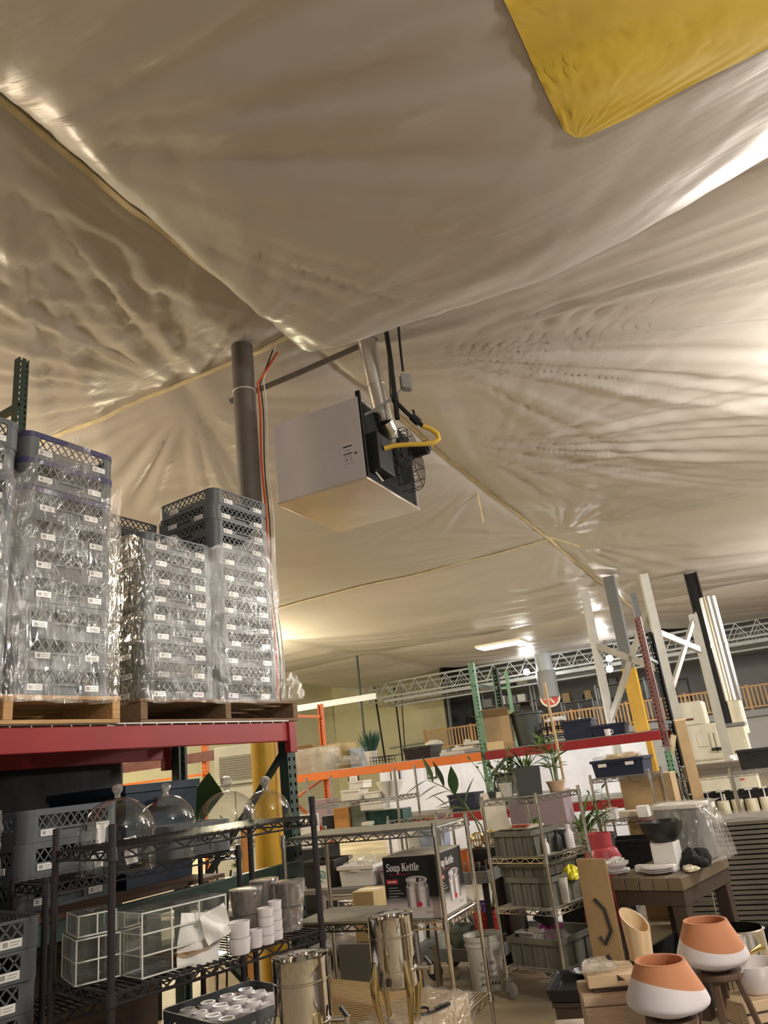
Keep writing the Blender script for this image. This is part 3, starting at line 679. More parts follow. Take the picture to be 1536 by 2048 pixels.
# white ramekins in little stacks
mat('porcelain', (.78,.74,.76), .25, coat=.3)
def ramekin(label, c, r, h, group='white ramekins'):
    t = thing('ramekin', label, 'ramekin', c, 0, group)
    part(t, 'bowl', MB().lathe([(0,0),(r*.88,0),(r*.93,.004),(r,h*.9),(r*1.03,h*.92),(r*1.03,h),(r*.93,h),(r*.86,.008),(0,.008)], 24), 'porcelain')
def rstack(px, py, Y, r, h, n, nm):
    c = P(px, py, Y)
    for k in range(n): ramekin('white ramekin, %s of the %s' % (('only one',) if n == 1 else ('bottom one','top one') if n == 2 else ('bottom one','second one','third one','top one'))[k:k+1] + () if False else 'white ramekin, %s of the %s' % ((('bottom one','top one') if n == 2 else ('bottom one','second one','third one','top one'))[k] if n > 1 else 'the only one', nm), (c.x, c.y, zl+k*(h+.001)), r, h)
rstack(480, 1905, 3.04, .040, .052, 2, 'wide pair beside the tissue paper')
rstack(512, 1895, 3.12, .026, .060, 1, 'gap between the two ramekin piles')
rstack(534, 1885, 3.16, .031, .030, 4, 'four-high pile beside the wrapped pans')
rstack(553, 1875, 3.22, .027, .033, 4, 'rightmost four-high pile by the wrapped pans')
# film wrapped steel pans
mat('pan_steel', (.42,.38,.38), .22, metal=1, bump=.15, bscale=8)
clear('film_tight', lo=.10, hi=.8, rough=.05, haze=.12, bump=1.0, bscale=26)
def pan(label, c, r, h):
    t = thing('steel_pan', label, 'pan', c, 0, 'film wrapped steel pans')
    part(t, 'pan_body', MB().lathe([(0,0),(r*.84,0),(r*.88,.006),(r,h-.006),(r*1.05,h),(r,h-.002),(r*.86,.01),(0,.01)], 28), 'pan_steel')
    part(t, 'film_cover', MB().lathe([(0,h+.004),(r*.6,h+.006),(r*1.07,h+.005),(r*1.06,h*.8),(r*.93,h*.2),(r*.9,0)], 28), 'film_tight')
pc = {}
for px, py, Y, r, h, z, lb in ((492,1890,3.30,.058,.085,zl,'film wrapped steel pan at the bottom of the left pile'),(492,1800,3.30,.062,.085,zl+.092,'film wrapped steel pan on top of the left pile'),
        (537,1890,3.36,.055,.09,zl,'film wrapped steel pan at the bottom of the middle pile'),(530,1800,3.44,.058,.09,zl+.097,'film wrapped steel pan on top of the middle pile'),
        (580,1890,3.38,.060,.085,zl,'film wrapped steel pan at the bottom of the right pile'),(580,1800,3.38,.062,.085,zl+.092,'film wrapped steel pan on top of the right pile')):
    c = P(px, py, Y); pan(lb, (c.x, c.y, z), r, h)
# bottom shelf of the front rack: crate of cups, flat goods
zb_ = zfB+.008
cc = FL(.62,.23,zb_); crate('tall', cc, fa, 'grey crate full of upturned cups on the lowest visible rack shelf', stickers=False, jit=0).scale = (.80,.80,1)
cup_me = MB().lathe([(.040,.0),(.042,.004),(.036,.11),(.034,.112),(.028,.113),(.028,.119),(.024,.119),(.023,.113),(.0,.113)], 18, sm=False).mesh('cup')
for i in range(4):
    for j in range(4):
        p = cc+rotM('Z', fa) @ Vector((-.135+i*.09, -.135+j*.09, .016))
        solo('cup', 'white upturned cup in the grey crate, %s from the left in the %s row' % (ORDN[i], ('front','second','third','rear')[j]), 'cup', cup_me, 'porcelain', p, group='upturned cups in the crate')
t = thing('wrapped_carton', 'brown film wrapped carton lying on the lowest visible shelf at the left', 'carton', FL(.17,.30,zb_), fa)
mat('kraft', (.42,.29,.15), .75, var=.12, scale=5); mat('kraft_light', (.60,.45,.26), .75, var=.1, scale=5)
part(t, 'carton', MB().box(-.13,.13,-.12,.12,0,.10), 'kraft', .004); part(t, 'film_cover', MB().box(-.133,.133,-.123,.123,.0,.104), 'film_tight')
# stack of grey crates on the floor at the far left
sc0 = P(30, 1832, 3.05); nS = int(sc0.z/.1035)
for k in range(nS): crate('low', (sc0.x-.28, sc0.y+.0, k*.1035), ra+.05, 'grey dish crate, %s from the top of the floor stack at the left edge' % (('topmost','second','third','fourth','fifth','sixth','seventh','eighth','ninth','tenth','eleventh','twelfth','thirteenth','fourteenth')[nS-1-k]), group='crates of the floor stack')
# ================================================================ GENERIC GOODS
def AZ(px, Y, z):                     # point in image column px, at distance Y and height z
    lo, hi = -3000., 6000.
    for _ in range(40):
        m = (lo+hi)/2
        if P(px, m, Y).z > z: lo = m
        else: hi = m
    return P(px, m, Y)
def pxm(n, Y): return n*Y/FPX*1.03    # pixels to metres at distance Y
for nm, c, r in (('foam_white',(.80,.78,.70),.7),('white_plastic',(.78,.77,.72),.4),('grey_bin',(.16,.155,.13),.5),('black_plastic',(.018,.018,.02),.4),('navy_plastic',(.02,.028,.06),.4),
        ('dark_green_box',(.012,.07,.05),.5),('grey_green_box',(.16,.19,.15),.6),('orange_plastic',(.75,.20,.05),.4),('red_plastic',(.48,.035,.02),.4),('purple_plastic',(.22,.12,.42),.5),
        ('pot_green',(.15,.18,.13),.5),('pot_dark',(.06,.07,.065),.5),('pot_white',(.72,.70,.64),.5),('mauve_box',(.36,.28,.31),.6),('blue_pale',(.45,.52,.66),.5),('cream_paint',(.72,.66,.50),.45),
        ('grey_plastic',(.20,.20,.20),.5),('leaf_a',(.10,.20,.045),.45),('leaf_b',(.05,.12,.03),.45),('leaf_c',(.16,.26,.07),.45),('stem_green',(.20,.25,.08),.5),('grass_teal',(.05,.14,.10),.5),
        ('maroon',(.13,.02,.02),.5),('dark_red',(.25,.015,.02),.45),('bright_yellow',(.85,.75,.03),.5),('gold',(.65,.48,.16),.3),('soil',(.05,.035,.02),.9),('paper_kraft',(.55,.40,.22),.8),('cardboard_yellow',(.62,.48,.24),.8),('orange_box',(.62,.30,.08),.7),('blue_dark',(.015,.025,.12),.5),('liner_grey',(.26,.25,.20),.5),('terracotta',(.60,.26,.13),.75),('terracotta_white',(.74,.70,.74),.6),('pale_wood',(.70,.50,.28),.5),('table_wood',(.055,.035,.025),.55),('table_top',(.16,.12,.075),.55),('magenta',(.40,.02,.22),.4)):
    mat(nm, c, r, metal=.9 if nm == 'gold' else 0, var=.08 if nm not in ('gold',) else 0, scale=6)
def carton(label, base, rz, w, d, h, mt='kraft', open_=False, tape='label_white', group=None, name='carton', mark=False):
    t = thing(name, label, 'carton', base, rz, group)
    if open_:
        part(t, 'carton_body', MB().tray(-w/2,w/2,-d/2,d/2,0,h,.005), mt)
        for s in (-1, 1):
            part(t, 'flap', MB().bar((0,s*d/2,h),(0,s*(d/2+d*.32),h+d*.24),w*.98,.004), mt)
            part(t, 'flap', MB().bar((s*w/2,0,h),(s*(w/2+w*.25),0,h+w*.12),d*.96,.004), mt)
    else:
        part(t, 'carton_body', MB().box(-w/2,w/2,-d/2,d/2,0,h), mt, .004)
        part(t, 'tape', MB().box(-w/2-.001,w/2+.001,-.025,.025,h-.0005,h+.0012).box(-w/2-.0012,-w/2,-.025,.025,h-.08,h), tape)
    if mark: part(t, 'printed_mark', MB().box(-w*.02,w*.38,-d/2-.0015,-d/2,h*.18,h*.21).box(-w*.02,w*.38,-d/2-.0015,-d/2,h*.40,h*.43).box(-w*.02,w*.0,-d/2-.0015,-d/2,h*.18,h*.43).box(w*.36,w*.38,-d/2-.0015,-d/2,h*.18,h*.43).box(w*.04,w*.32,-d/2-.0015,-d/2,h*.27,h*.34), 'print_black')
    return t
def tote(label, base, rz, w, d, h, mt, flare=.02, lid=None, cat='bin', name='storage_tote', group=None, inner=None):
    t = thing(name, label, cat, base, rz, group)
    part(t, 'tote_body', MB().tray(-w/2,w/2,-d/2,d/2,0,h,.005,flare), mt)
    f = flare+.012
    part(t, 'rim', MB().box(-w/2-f,w/2+f,-d/2-f,-d/2-flare+.004,h-.022,h+.003).box(-w/2-f,w/2+f,d/2+flare-.004,d/2+f,h-.022,h+.003).box(-w/2-f,-w/2-flare+.004,-d/2-flare,d/2+flare,h-.022,h+.003).box(w/2+flare-.004,w/2+f,-d/2-flare,d/2+flare,h-.022,h+.003), mt)
    for s in (-1, 1): part(t, 'grip', MB().box(-w*.14,w*.14,s*(d/2+flare)-.012,s*(d/2+flare)+.012,h*.74,h*.82), mt)
    if lid: part(t, 'lid', MB().box(-w/2-f-.004,w/2+f+.004,-d/2-f-.004,d/2+f+.004,h+.003,h+.022), lid, .006)
    return t
def euro(label, base, rz, w, d, h, group=None, mt='grey_bin'):          # ribbed grey stacking bin
    t = thing('stacking_bin', label, 'bin', base, rz, group)
    part(t, 'bin_body', MB().tray(-w/2,w/2,-d/2,d/2,0,h,.006,.004), mt)
    part(t, 'rim', MB().box(-w/2-.018,w/2+.018,-d/2-.018,-d/2+.0,h-.03,h+.004).box(-w/2-.018,w/2+.018,d/2,d/2+.018,h-.03,h+.004).box(-w/2-.018,-w/2,-d/2,d/2,h-.03,h+.004).box(w/2,w/2+.018,-d/2,d/2,h-.03,h+.004), mt)
    for k in range(5):
        x = -w/2+.02+k*(w-.04)/4
        part(t, 'rib', MB().box(x-.006,x+.006,-d/2-.012,-d/2,.0,h-.03), mt)
    for k in range(4):
        y = -d/2+.02+k*(d-.04)/3
        part(t, 'rib', MB().box(w/2,w/2+.012,y-.006,y+.006,0,h-.03), mt)
    return t
def bucket(label, base, r, h, mt, group=None, rz=0, marks=None, cat='bucket', fill=None, bail=True):
    t = thing('bucket', label, cat, base, rz, group); q = r*.86
    part(t, 'bucket_body', MB().lathe([(0,0),(q,0),(q+.003,.004),(r,h*.98),(r-.004,h*.98),(q-.003,.01),(0,.01)], 28), mt)
    part(t, 'rim_bands', MB().lathe([(r*.985,h*.80),(r*1.04,h*.81),(r*1.04,h*.835),(r*.99,h*.84),(r*.995,h*.90),(r*1.04,h*.91),(r*1.05,h),(r*.97,h)], 28), mt)
    if bail: part(t, 'bail_handle', MB().tube([(math.cos(a)*r*1.06, -.01-math.sin(a)*.03-r*.25*math.sin(a), h*.86-math.sin(a)*h*.38) for a in np.linspace(0, PI, 14)], .003, 5), 'chrome_dull')
    if fill: part(t, 'contents', MB().lathe([(0,h*.9),(r*.5,h*.92),(r*.92,h*.86)], 18), fill)
    if marks: marks(t, r, h)
    return t
def leafmesh(L, W, bend=.3, n=6, fold=.15):
    b = MB()
    def f(s, t):
        x = L*s; w_ = W*math.sin(PI*min(1, max(0.02, s))**.8)*(t-.5)
        return (x, w_, -bend*L*s*s+abs(w_)*fold)
    return b.sheet(f, n, 3)
LEAF = {}
def plant(label, base, kind, H, n, spread, lw, ll, pot=None, seed=0, leafmat=('leaf_a','leaf_b','leaf_c'), group=None, name='potted_plant', stems=6, lean=(0,0)):
    r = random.Random(seed); t = thing(name, label, 'plant', base, 0, group); pz = 0
    if pot:
        pr, ph, pm_, sq = pot
        if sq: part(t, 'pot', MB().tray(-pr,pr,-pr,pr,0,ph,.006,pr*.12), pm_)
        else: part(t, 'pot', MB().lathe([(0,0),(pr*.75,0),(pr,ph*.85),(pr*1.07,ph*.86),(pr*1.07,ph),(pr*.95,ph),(pr*.9,ph*.8),(0,ph*.8)], 24), pm_)
        part(t, 'soil', MB().lathe([(0,ph*.84),(pr*.9,ph*.82)], 16), 'soil'); pz = ph*.84
    tips = []
    for k in range(stems):
        a = 2*PI*k/stems+r.random(); sp = spread*(.25+.75*r.random()); h = H*(.55+.45*r.random())
        p0 = Vector((math.cos(a)*.02, math.sin(a)*.02, pz)); p2 = Vector((math.cos(a)*sp+lean[0], math.sin(a)*sp+lean[1], pz+h)); p1 = (p0+p2)/2+Vector((-math.cos(a)*sp*.25, -math.sin(a)*sp*.25, h*.12))
        pth = [p0*(1-q)**2+p1*2*q*(1-q)+p2*q*q for q in np.linspace(0, 1, 7)]
        part(t, 'stem', MB().tube(pth, [.005*(1-.6*q) for q in np.linspace(0,1,7)], 5), 'stem_green'); tips.append((pth, a))
    for k in range(n):
        pth, a = tips[k % len(tips)]; i = r.randint(2, 6) if kind != 'tuft' else 0
        p = pth[i]; aa = a+r.uniform(-2.2, 2.2); key = (kind, r.randint(0, 2))
        if key not in LEAF: LEAF[key] = [leafmesh(1, .34 if kind == 'broad' else .16 if kind == 'bamboo' else .07, .25 if kind != 'tuft' else .45).mesh('leaf') for _ in leafmat]
        mi = r.randint(0, len(leafmat)-1); me_ = LEAF[key][mi]
        kk = ('lm', kind, mi, leafmat[mi])
        if kk not in LEAF: m2 = me_.copy(); LEAF[kk] = m2
        o = part(t, 'leaf', LEAF[kk], leafmat[mi]); s = ll*(.7+.6*r.random())
        o.location = p; o.scale = (s, s*lw, s); o.rotation_euler = (r.uniform(-.5,.5), -r.uniform(.1,.9) if kind != 'tuft' else -r.uniform(.6,1.3), aa)
    return t

# ================================================================ URNS ON WRAPPED CORRUGATED BOARD
mat('corrugated', (.50,.35,.17), .7, var=.08, scale=30, stretch=(1,12,1))
zw = .70; ua = rad(-25)
wc = PZ(936, 1984, zw)                # right back corner of the wrapped package
t = thing('wrapped_package', 'flat package of corrugated board in shiny film under the steel urns', 'package', (wc.x,wc.y,0), rad(-38))
part(t, 'support_crate', MB().box(-.80,-.05,-.62,-.05,0,.5), 'kraft', .004)
part(t, 'board_pack', MB().box(-.92,0,-.70,0,.5,zw), 'corrugated', .004)
mb = MB()
for k in range(31): y = -.69+k*.0225; mb.cyl((-.915,y,zw-.002),(-.005,y,zw-.002),.0055,n=6,caps=False)
part(t, 'flutes', mb, 'corrugated')
def fw_(s, q):
    th = [(-.0,-1.0),(0,0)]; y = -.70+.7*s; z = zw+.008-q*.26; return (.012+.02*math.sin(q*PI)+.012*math.sin(s*9+q*5)*math.sin(q*3), y, z)
part(t, 'film_cover', MB().sheet(fw_, 40, 20).sheet(lambda s, q: (-.22+s*.235, -.70+.7*q, zw+.007+.004*math.sin(s*20+q*13)), 20, 40), 'film_tight')
def urn(label, c, R_, H, leg, rz):
    t = thing('coffee_urn', label, 'urn', c, rz, 'steel coffee urns'); zb2 = leg*.78; zt2 = H
    h = zt2-zb2
    part(t, 'urn_body', MB().lathe([(0,zb2),(R_*.97,zb2),(R_,zb2+.006),(R_,zb2+h*.24),(R_*1.012,zb2+h*.245),(R_,zb2+h*.25),(R_,zb2+h*.70),(R_*1.03,zb2+h*.71),(R_*1.03,zb2+h*.725),(R_,zb2+h*.735),(R_,zt2-.006),(R_*1.02,zt2),(R_*.96,zt2-.002),(R_*.93,zt2-.02),(R_*.93,zb2+h*.35),(0,zb2+h*.35)], 48), 'mirror_steel')
    for k in range(4):
        a = PI/4+k*PI/2; M = rotM('Z', a)
        pr = [(.034,.0),(.030,-.02),(.026,-.06),(.018,-.16),(.012,-.21),(.010,-leg+.012)]
        g = MB(); top = leg
        rr = R_*.90
        g.tube([M @ Vector((rr, 0, leg+.05)), M @ Vector((rr+.016,0,leg*.85)), M @ Vector((rr+.014,0,leg*.6)), M @ Vector((rr+.002,0,leg*.25)), M @ Vector((rr-.004,0,.006))], [.016,.018,.016,.011,.009], 14)
        part(t, 'leg', g, 'brass_leg', label='tapering brassy leg'); part(t, 'foot', MB().cyl(M @ Vector((rr-.004,0,0)), M @ Vector((rr-.004,0,.012)), .012, n=12), 'chrome')
    tp = part(t, 'tap', MB().cyl((R_-.005,0,zb2+h*.22),(R_+.05,0,zb2+h*.22),.009,n=10).cyl((R_+.05,0,zb2+h*.25),(R_+.05,0,zb2+h*.12),.012,.009,12), 'chrome')
    part(tp, 'tap_lever', MB().bar((R_+.05,0,zb2+h*.25),(R_+.03,0,zb2+h*.36),.016,.010), 'black_plastic')
    return t
u2 = AZ(806, 3.25, zw); urn('polished steel urn with brassy legs standing in front of the soup kettle carton', (u2.x-.008, u2.y, zw+.001), .090, .37, .17, rad(-12))
u1 = AZ(622, 2.80, .60); urn('polished steel urn at the bottom edge, cut off by the frame', (u1.x, u1.y, .682), .094, .375, .17, rad(-10))
t = thing('round_stool', 'dark round stool under the left urn, below the frame', 'stool', (u1.x,u1.y,0)); part(t, 'seat', MB().cyl((0,0,.65),(0,0,.68),.14,n=24), 'table_wood')
for k in range(3): part(t, 'leg', MB().tube([(math.cos(k*2.1)*.1,math.sin(k*2.1)*.1,.65),(math.cos(k*2.1)*.15,math.sin(k*2.1)*.15,0)], .014, 8), 'table_wood')
solo('power_cord', 'coiled black power cord lying by the right urn', 'cord', MB().tube([(u2.x+.05+.12*q+.05*math.cos(q*9), u2.y+.08+.03*math.sin(q*11)+.05*q, zw+.012+.006*math.sin(q*9)) for q in np.linspace(0, 1.0, 40)], .005, 6), 'cable_black')

# ================================================================ CHROME RACK WITH THE SOUP KETTLE CARTON
ca = rad(-25); zc1, zc2, zc3 = 1.29, .855, .42
cr = P(891, 1842, 4.2); CL = .95
cl0 = Vector((cr.x-math.cos(ca)*CL, cr.y-math.sin(ca)*CL, 0))
wire_rack('wire_rack', 'chrome wire rack holding the soup kettle carton', CL, .46, 1.315, (zc1, zc2, zc3), 'chrome', cl0, ca, liner=None, sp=.022)
def CLc(x, y, z): return Vector((cl0.x+math.cos(ca)*x-math.sin(ca)*y, cl0.y+math.sin(ca)*x+math.cos(ca)*y, z))
for z_, lb in ((zc1,'top'),(zc2,'middle')):
    solo('shelf_liner', 'grey plastic liner on the %s shelf of the chrome rack' % lb, 'shelf liner', MB().box(.02,CL-.02,.02,.44,0,.003), 'liner_grey', CLc(0,0,z_+.0075), ca)
# soup kettle carton: black print fading to pale grey at the foot
def kettle_mat():
    m, nt, b = nodes('carton_print'); N = nt.nodes; L = nt.links
    tc = N.new('ShaderNodeTexCoord'); sp_ = N.new('ShaderNodeSeparateXYZ'); L.new(tc.outputs['Object'], sp_.inputs[0])
    ramp = N.new('ShaderNodeValToRGB'); mr = N.new('ShaderNodeMapRange'); mr.inputs[1].default_value = 0; mr.inputs[2].default_value = .38
    L.new(sp_.outputs['Z'], mr.inputs[0]); L.new(mr.outputs[0], ramp.inputs[0])
    e = ramp.color_ramp.elements; e[0].position = .17; e[0].color = (.62,.58,.58,1); e[1].position = .34; e[1].color = (.016,.015,.017,1)
    x = ramp.color_ramp.elements.new(.24); x.color = (.42,.39,.39,1)
    L.new(ramp.outputs[0], b.inputs['Base Color']); b.inputs['Roughness'].default_value = .38; return m
kettle_mat(); mat('kraft_pale', (.42,.38,.31), .8, var=.1)
kw, kd, kh = .40, .455, .365
kt = thing('soup_kettle_carton', 'black printed soup kettle carton on the chrome rack', 'carton', CLc(CL-.03-kw*.775,.03,zc2+.012), ca)
kt.scale = (.775,.79,.81)
part(kt, 'carton_body', MB().box(0,kw,0,kd,0,kh), 'carton_print', .003)
for k in (0, 1): part(kt, 'top_flap', MB().box(.002,kw-.002,.003+k*kd/2,kd/2-.002+k*kd/2,kh,kh+.004), 'kraft_pale', label='pale grey-brown top flap')
def serif(word, T, x0, z0, size, sx):       # bold condensed serif capitals and lower case, as flat shapes; T maps (across, up, out)
    b = MB(); X = [x0]
    def pg(pts): b.slab([T(X[0]+p[0]*size*sx, z0+p[1]*size, .0013) for p in pts], .0005)
    def rc(xa, xb, ya, yb): pg([(xa,ya),(xb,ya),(xb,yb),(xa,yb)])
    def arc(cx, cy, rx, ry, w, h, d0, d1, n=18):        # ring with heavy sides and light top and bottom
        for k in range(n):
            p, q = [rad(d0+(d1-d0)*(k+i)/n) for i in (0, 1)]
            o = lambda t: (cx+rx*math.cos(t), cy+ry*math.sin(t)); i_ = lambda t: (cx+(rx-w)*math.cos(t), cy+(ry-h)*math.sin(t)); pg([i_(p), o(p), o(q), i_(q)])
    def ln(p, q, w): d = Vector((q[0]-p[0], q[1]-p[1])).normalized(); n = (-d.y*w/2, d.x*w/2); pg([(p[0]+n[0],p[1]+n[1]),(p[0]-n[0],p[1]-n[1]),(q[0]-n[0],q[1]-n[1]),(q[0]+n[0],q[1]+n[1])])
    for c in word:
        if c == 'S':
            arc(.22,.52,.19,.19,.10,.05,20,265); arc(.22,.20,.20,.21,.11,.055,-160,95); rc(.37,.41,.50,.70); rc(.02,.06,.0,.20); ad = .46
        elif c == 'o': arc(.20,.24,.19,.25,.11,.045,0,360,26); ad = .42
        elif c == 'u': rc(.06,.17,.12,.48); rc(.0,.1,.44,.48); rc(.28,.39,.0,.48); rc(.21,.3,.44,.48); rc(.38,.45,.0,.05); arc(.19,.13,.13,.14,.10,.06,180,330,8); ad = .46
        elif c == 'p': rc(.05,.16,-.20,.48); rc(.0,.08,.44,.48); rc(.0,.23,-.22,-.18); arc(.22,.24,.20,.25,.12,.05,-150,150,20); ad = .45
        elif c == 'K': rc(.06,.20,.0,.70); rc(.0,.27,.0,.045); rc(.0,.27,.655,.70); ln((.20,.28),(.46,.66),.055); ln((.28,.42),(.50,.03),.13); rc(.36,.57,.655,.70); rc(.38,.60,.0,.045); ad = .61
        elif c == 'e': arc(.19,.24,.18,.25,.11,.045,0,318,24); rc(.07,.35,.23,.275); ad = .40
        elif c == 't': rc(.06,.17,.08,.62); rc(.0,.27,.44,.48); arc(.17,.10,.11,.11,.09,.05,180,320,8); ad = .29
        elif c == 'l': rc(.05,.16,.0,.72); rc(.0,.1,.68,.72); rc(.0,.22,.0,.04); ad = .23
        else: ad = .20
        X[0] += ad*size*sx
    return b
def kettle_face(W_, rot, T, clip):
    # T maps face coords (a across, z up, off outwards) to carton coordinates
    sx = W_/.40
    part(kt, 'lettering', serif('Soup Kettle', T, .026*sx, .280, .066, .90*sx), 'label_white')
    mb = MB(); quad = lambda a0, a1, z0, z1, o=.0012: mb.slab([T(a0,z0,o), T(a1,z0,o), T(a1,z1,o), T(a0,z1,o)], .0004)
    quad(.016*sx,.105*sx,.205,.232); part(kt, 'red_badge', mb, 'print_red'); mb = MB(); quad(.03*sx,.055*sx,.215,.222,.0022); quad(.062*sx,.092*sx,.215,.222,.0022); part(kt, 'badge_print', mb, 'label_white'); mb = MB(); quad(.045*sx,.07*sx,.255,.265); quad(.085*sx,.20*sx,.256,.264); part(kt, 'subtitle_print', mb, 'print_darkred')
    mb = MB()
    for k in range(6): quad(.03*sx,(.10+.02*((k*7)%3))*sx,.180-k*.0165,.1845-k*.0165)
    quad(.045*sx,.09*sx,.058,.064); part(kt, 'bullet_text', mb, 'print_grey')
    # picture of the kettle, flat print
    cx = .245*sx; mb = MB()
    def disc(a, z, ra, rz_, o, n=28): return [T(a+ra*math.cos(2*PI*k/n), z+rz_*math.sin(2*PI*k/n), o) for k in range(n)]
    w2 = .082*sx
    mb.slab([T(cx-w2,.07,.0012),T(cx-w2*.9,.055,.0012),T(cx,.050,.0012),T(cx+w2*.9,.055,.0012),T(cx+w2,.07,.0012),T(cx+w2,.185,.0012),T(cx+w2*.88,.2,.0012),T(cx+w2*.88,.222,.0012),T(cx-w2*.88,.222,.0012),T(cx-w2*.88,.2,.0012),T(cx-w2,.185,.0012)], .0004); part(kt, 'kettle_print', mb, 'print_steel')
    mb = MB(); 
    for a0, a1 in ((-1.0,-.78),(-.22,.08),(.74,1.0)): mb.slab([T(cx+w2*a0,.068,.0018),T(cx+w2*a1,.064,.0018),T(cx+w2*a1,.183,.0018),T(cx+w2*a0,.183,.0018)], .0003)
    for a0, a1 in ((-.85,-.6),(-.2,.15),(.6,.85)): mb.slab([T(cx+w2*a0,.186,.0018),T(cx+w2*a1,.186,.0018),T(cx+w2*a1,.218,.0018),T(cx+w2*a0,.218,.0018)], .0003)
    mb.slab([T(cx-w2,.158,.0019),T(cx+w2,.158,.0019),T(cx+w2,.160,.0019),T(cx-w2,.160,.0019)], .0003)
    part(kt, 'kettle_shading', mb, 'print_steel_dark'); mb = MB()
    for a0, a1 in ((-.66,-.34),(.24,.58)): mb.slab([T(cx+w2*a0,.066,.0018),T(cx+w2*a1,.064,.0018),T(cx+w2*a1,.183,.0018),T(cx+w2*a0,.183,.0018)], .0003)
    part(kt, 'kettle_highlight', mb, 'print_bright')
    mb = MB(); mb.slab(disc(cx,.226,w2*.98,.022,.0022), .0004); part(kt, 'lid_print', mb, 'print_steel')
    mb = MB(); mb.slab(disc(cx,.226,w2*.80,.015,.0028), .0003); part(kt, 'lid_dark', mb, 'print_steel_dark'); mb = MB(); mb.slab(disc(cx-.012*sx,.225,w2*.58,.011,.0031), .0003); part(kt, 'lid_shine', mb, 'print_bright')
    mb = MB(); mb.slab([T(cx-.004*sx,.214,.0034),T(cx+.02*sx,.214,.0034),T(cx+.024*sx,.236,.0034),T(cx+.0*sx,.236,.0034)], .0003); part(kt, 'lid_knob_print', mb, 'print_black')
    mb = MB(); mb.slab(disc(cx+.005,.083,.022*sx,.015,.0022), .0004); part(kt, 'red_seal', mb, 'print_red')
    mb = MB()
    for k in range(3): mb.slab(disc(.30*sx+k*.022*sx,.035,.007*sx,.008,.0012,8), .0004)
    part(kt, 'care_symbols', mb, 'print_grey')
mat('print_darkred', (.16,.015,.02), .5); mat('print_grey', (.35,.34,.34), .5); mat('print_steel', (.56,.53,.54), .35); mat('print_steel_dark', (.22,.19,.20), .4); mat('print_bright', (.74,.70,.71), .35)
kettle_face(.40, (PI/2,0,0), lambda a, z, o: Vector((a, -o, z)), False)
kettle_face(.44, (PI/2,0,PI/2), lambda a, z, o: Vector((kw+o, a, z)), True)
# ================================================================ FAR PALLET RACK (ORANGE AND RED BEAMS)
FP = P(580, 1563, 11.5); BA = rad(-25); zk = 1.70
def K(x, y, z): return Vector((FP.x+math.cos(BA)*x-math.sin(BA)*y, FP.y+math.sin(BA)*x+math.cos(BA)*y, z))
def KS(px, off, z=1.7):               # position along the rack seen in image column px, off metres behind its front
    best = min(np.arange(-.5, 6.5, .005), key=lambda s: abs(prj(K(s, off, z))[0]-px)); return float(best)
def prj(p):
    c = RW.transposed() @ (Vector(p)-Vector((0,0,EYE))); return (CX-FPX*c.x/c.z, CY+FPX*c.y/c.z)
def KP(px, off, z): return K(KS(px, off, z), off, z)
S1, S2 = KS(967, 0), KS(1325, 0)
t = thing('pallet_rack', 'long pallet rack with an orange beam and a red beam across the hall', 'pallet rack', (FP.x,FP.y,0), BA)
pmO = post_mesh(2.75, key='upright_o'); pmT = post_mesh(2.85, key='upright_t'); pmD = post_mesh(2.85, key='upright_d')
part(t, 'upright', pmO, 'rack_orange', label='orange upright'); o = part(t, 'upright', pmO.copy(), 'rack_orange', loc=(0,1.05,0), rz=PI, label='orange upright')
part(t, 'upright', pmT, 'rack_teal', loc=(S1,0,0), label='pale green upright'); part(t, 'upright', pmD, 'rack_green', loc=(S1,1.05,0), rz=PI)
part(t, 'upright', post_mesh(1.20, key='upright_b'), 'rack_black', loc=(S2,0,0), label='black lower length of the upright'); part(t, 'upright', post_mesh(.3, key='upright_m'), 'rack_teal', loc=(S2,0,1.2), label='pale green length of the upright'); part(t, 'upright', post_mesh(1.55, key='upright_r'), 'rack_rust', loc=(S2,0,1.5), label='rust red upper length of the upright')
part(t, 'upright', post_mesh(2.95, key='upright_k'), 'rack_black', loc=(S2,1.05,0), rz=PI)
for x, mt in ((0,'rack_orange'),(S1,'rack_green'),(S2,'rack_green')):
    for z0, z1 in ((.2,.75),(1.35,.75),(1.35,1.62)): part(t, 'brace', MB().bar((x,.04,z0),(x,1.0,z1),.03,.035), mt)
    for z in (1.78, 2.55): part(t, 'cross_bar', MB().bar((x,.04,z),(x,1.0,z),.03,.04), mt)
for x0, x1, mt, mt2 in ((0,S1,'rack_orange','rack_red'),(S1,S2,'rack_red','rack_red')):
    for y in (-.03, 1.08):
        part(t, 'beam', MB().box(x0+.03,x1-.03,y-.02,y+.02,1.585,1.69), mt, .003)
        part(t, 'lower_beam', MB().box(x0+.03,x1-.03,y-.02,y+.02,.88,.98), mt2, .003)
    part(t, 'wire_deck', deck(x0+.05,x1-.05,-.035,1.08,zk-.008,.06,.1), 'chrome_dull')
    part(t, 'lower_deck', MB().box(x0+.05,x1-.05,0,1.05,.98,.99), 'liner_grey')
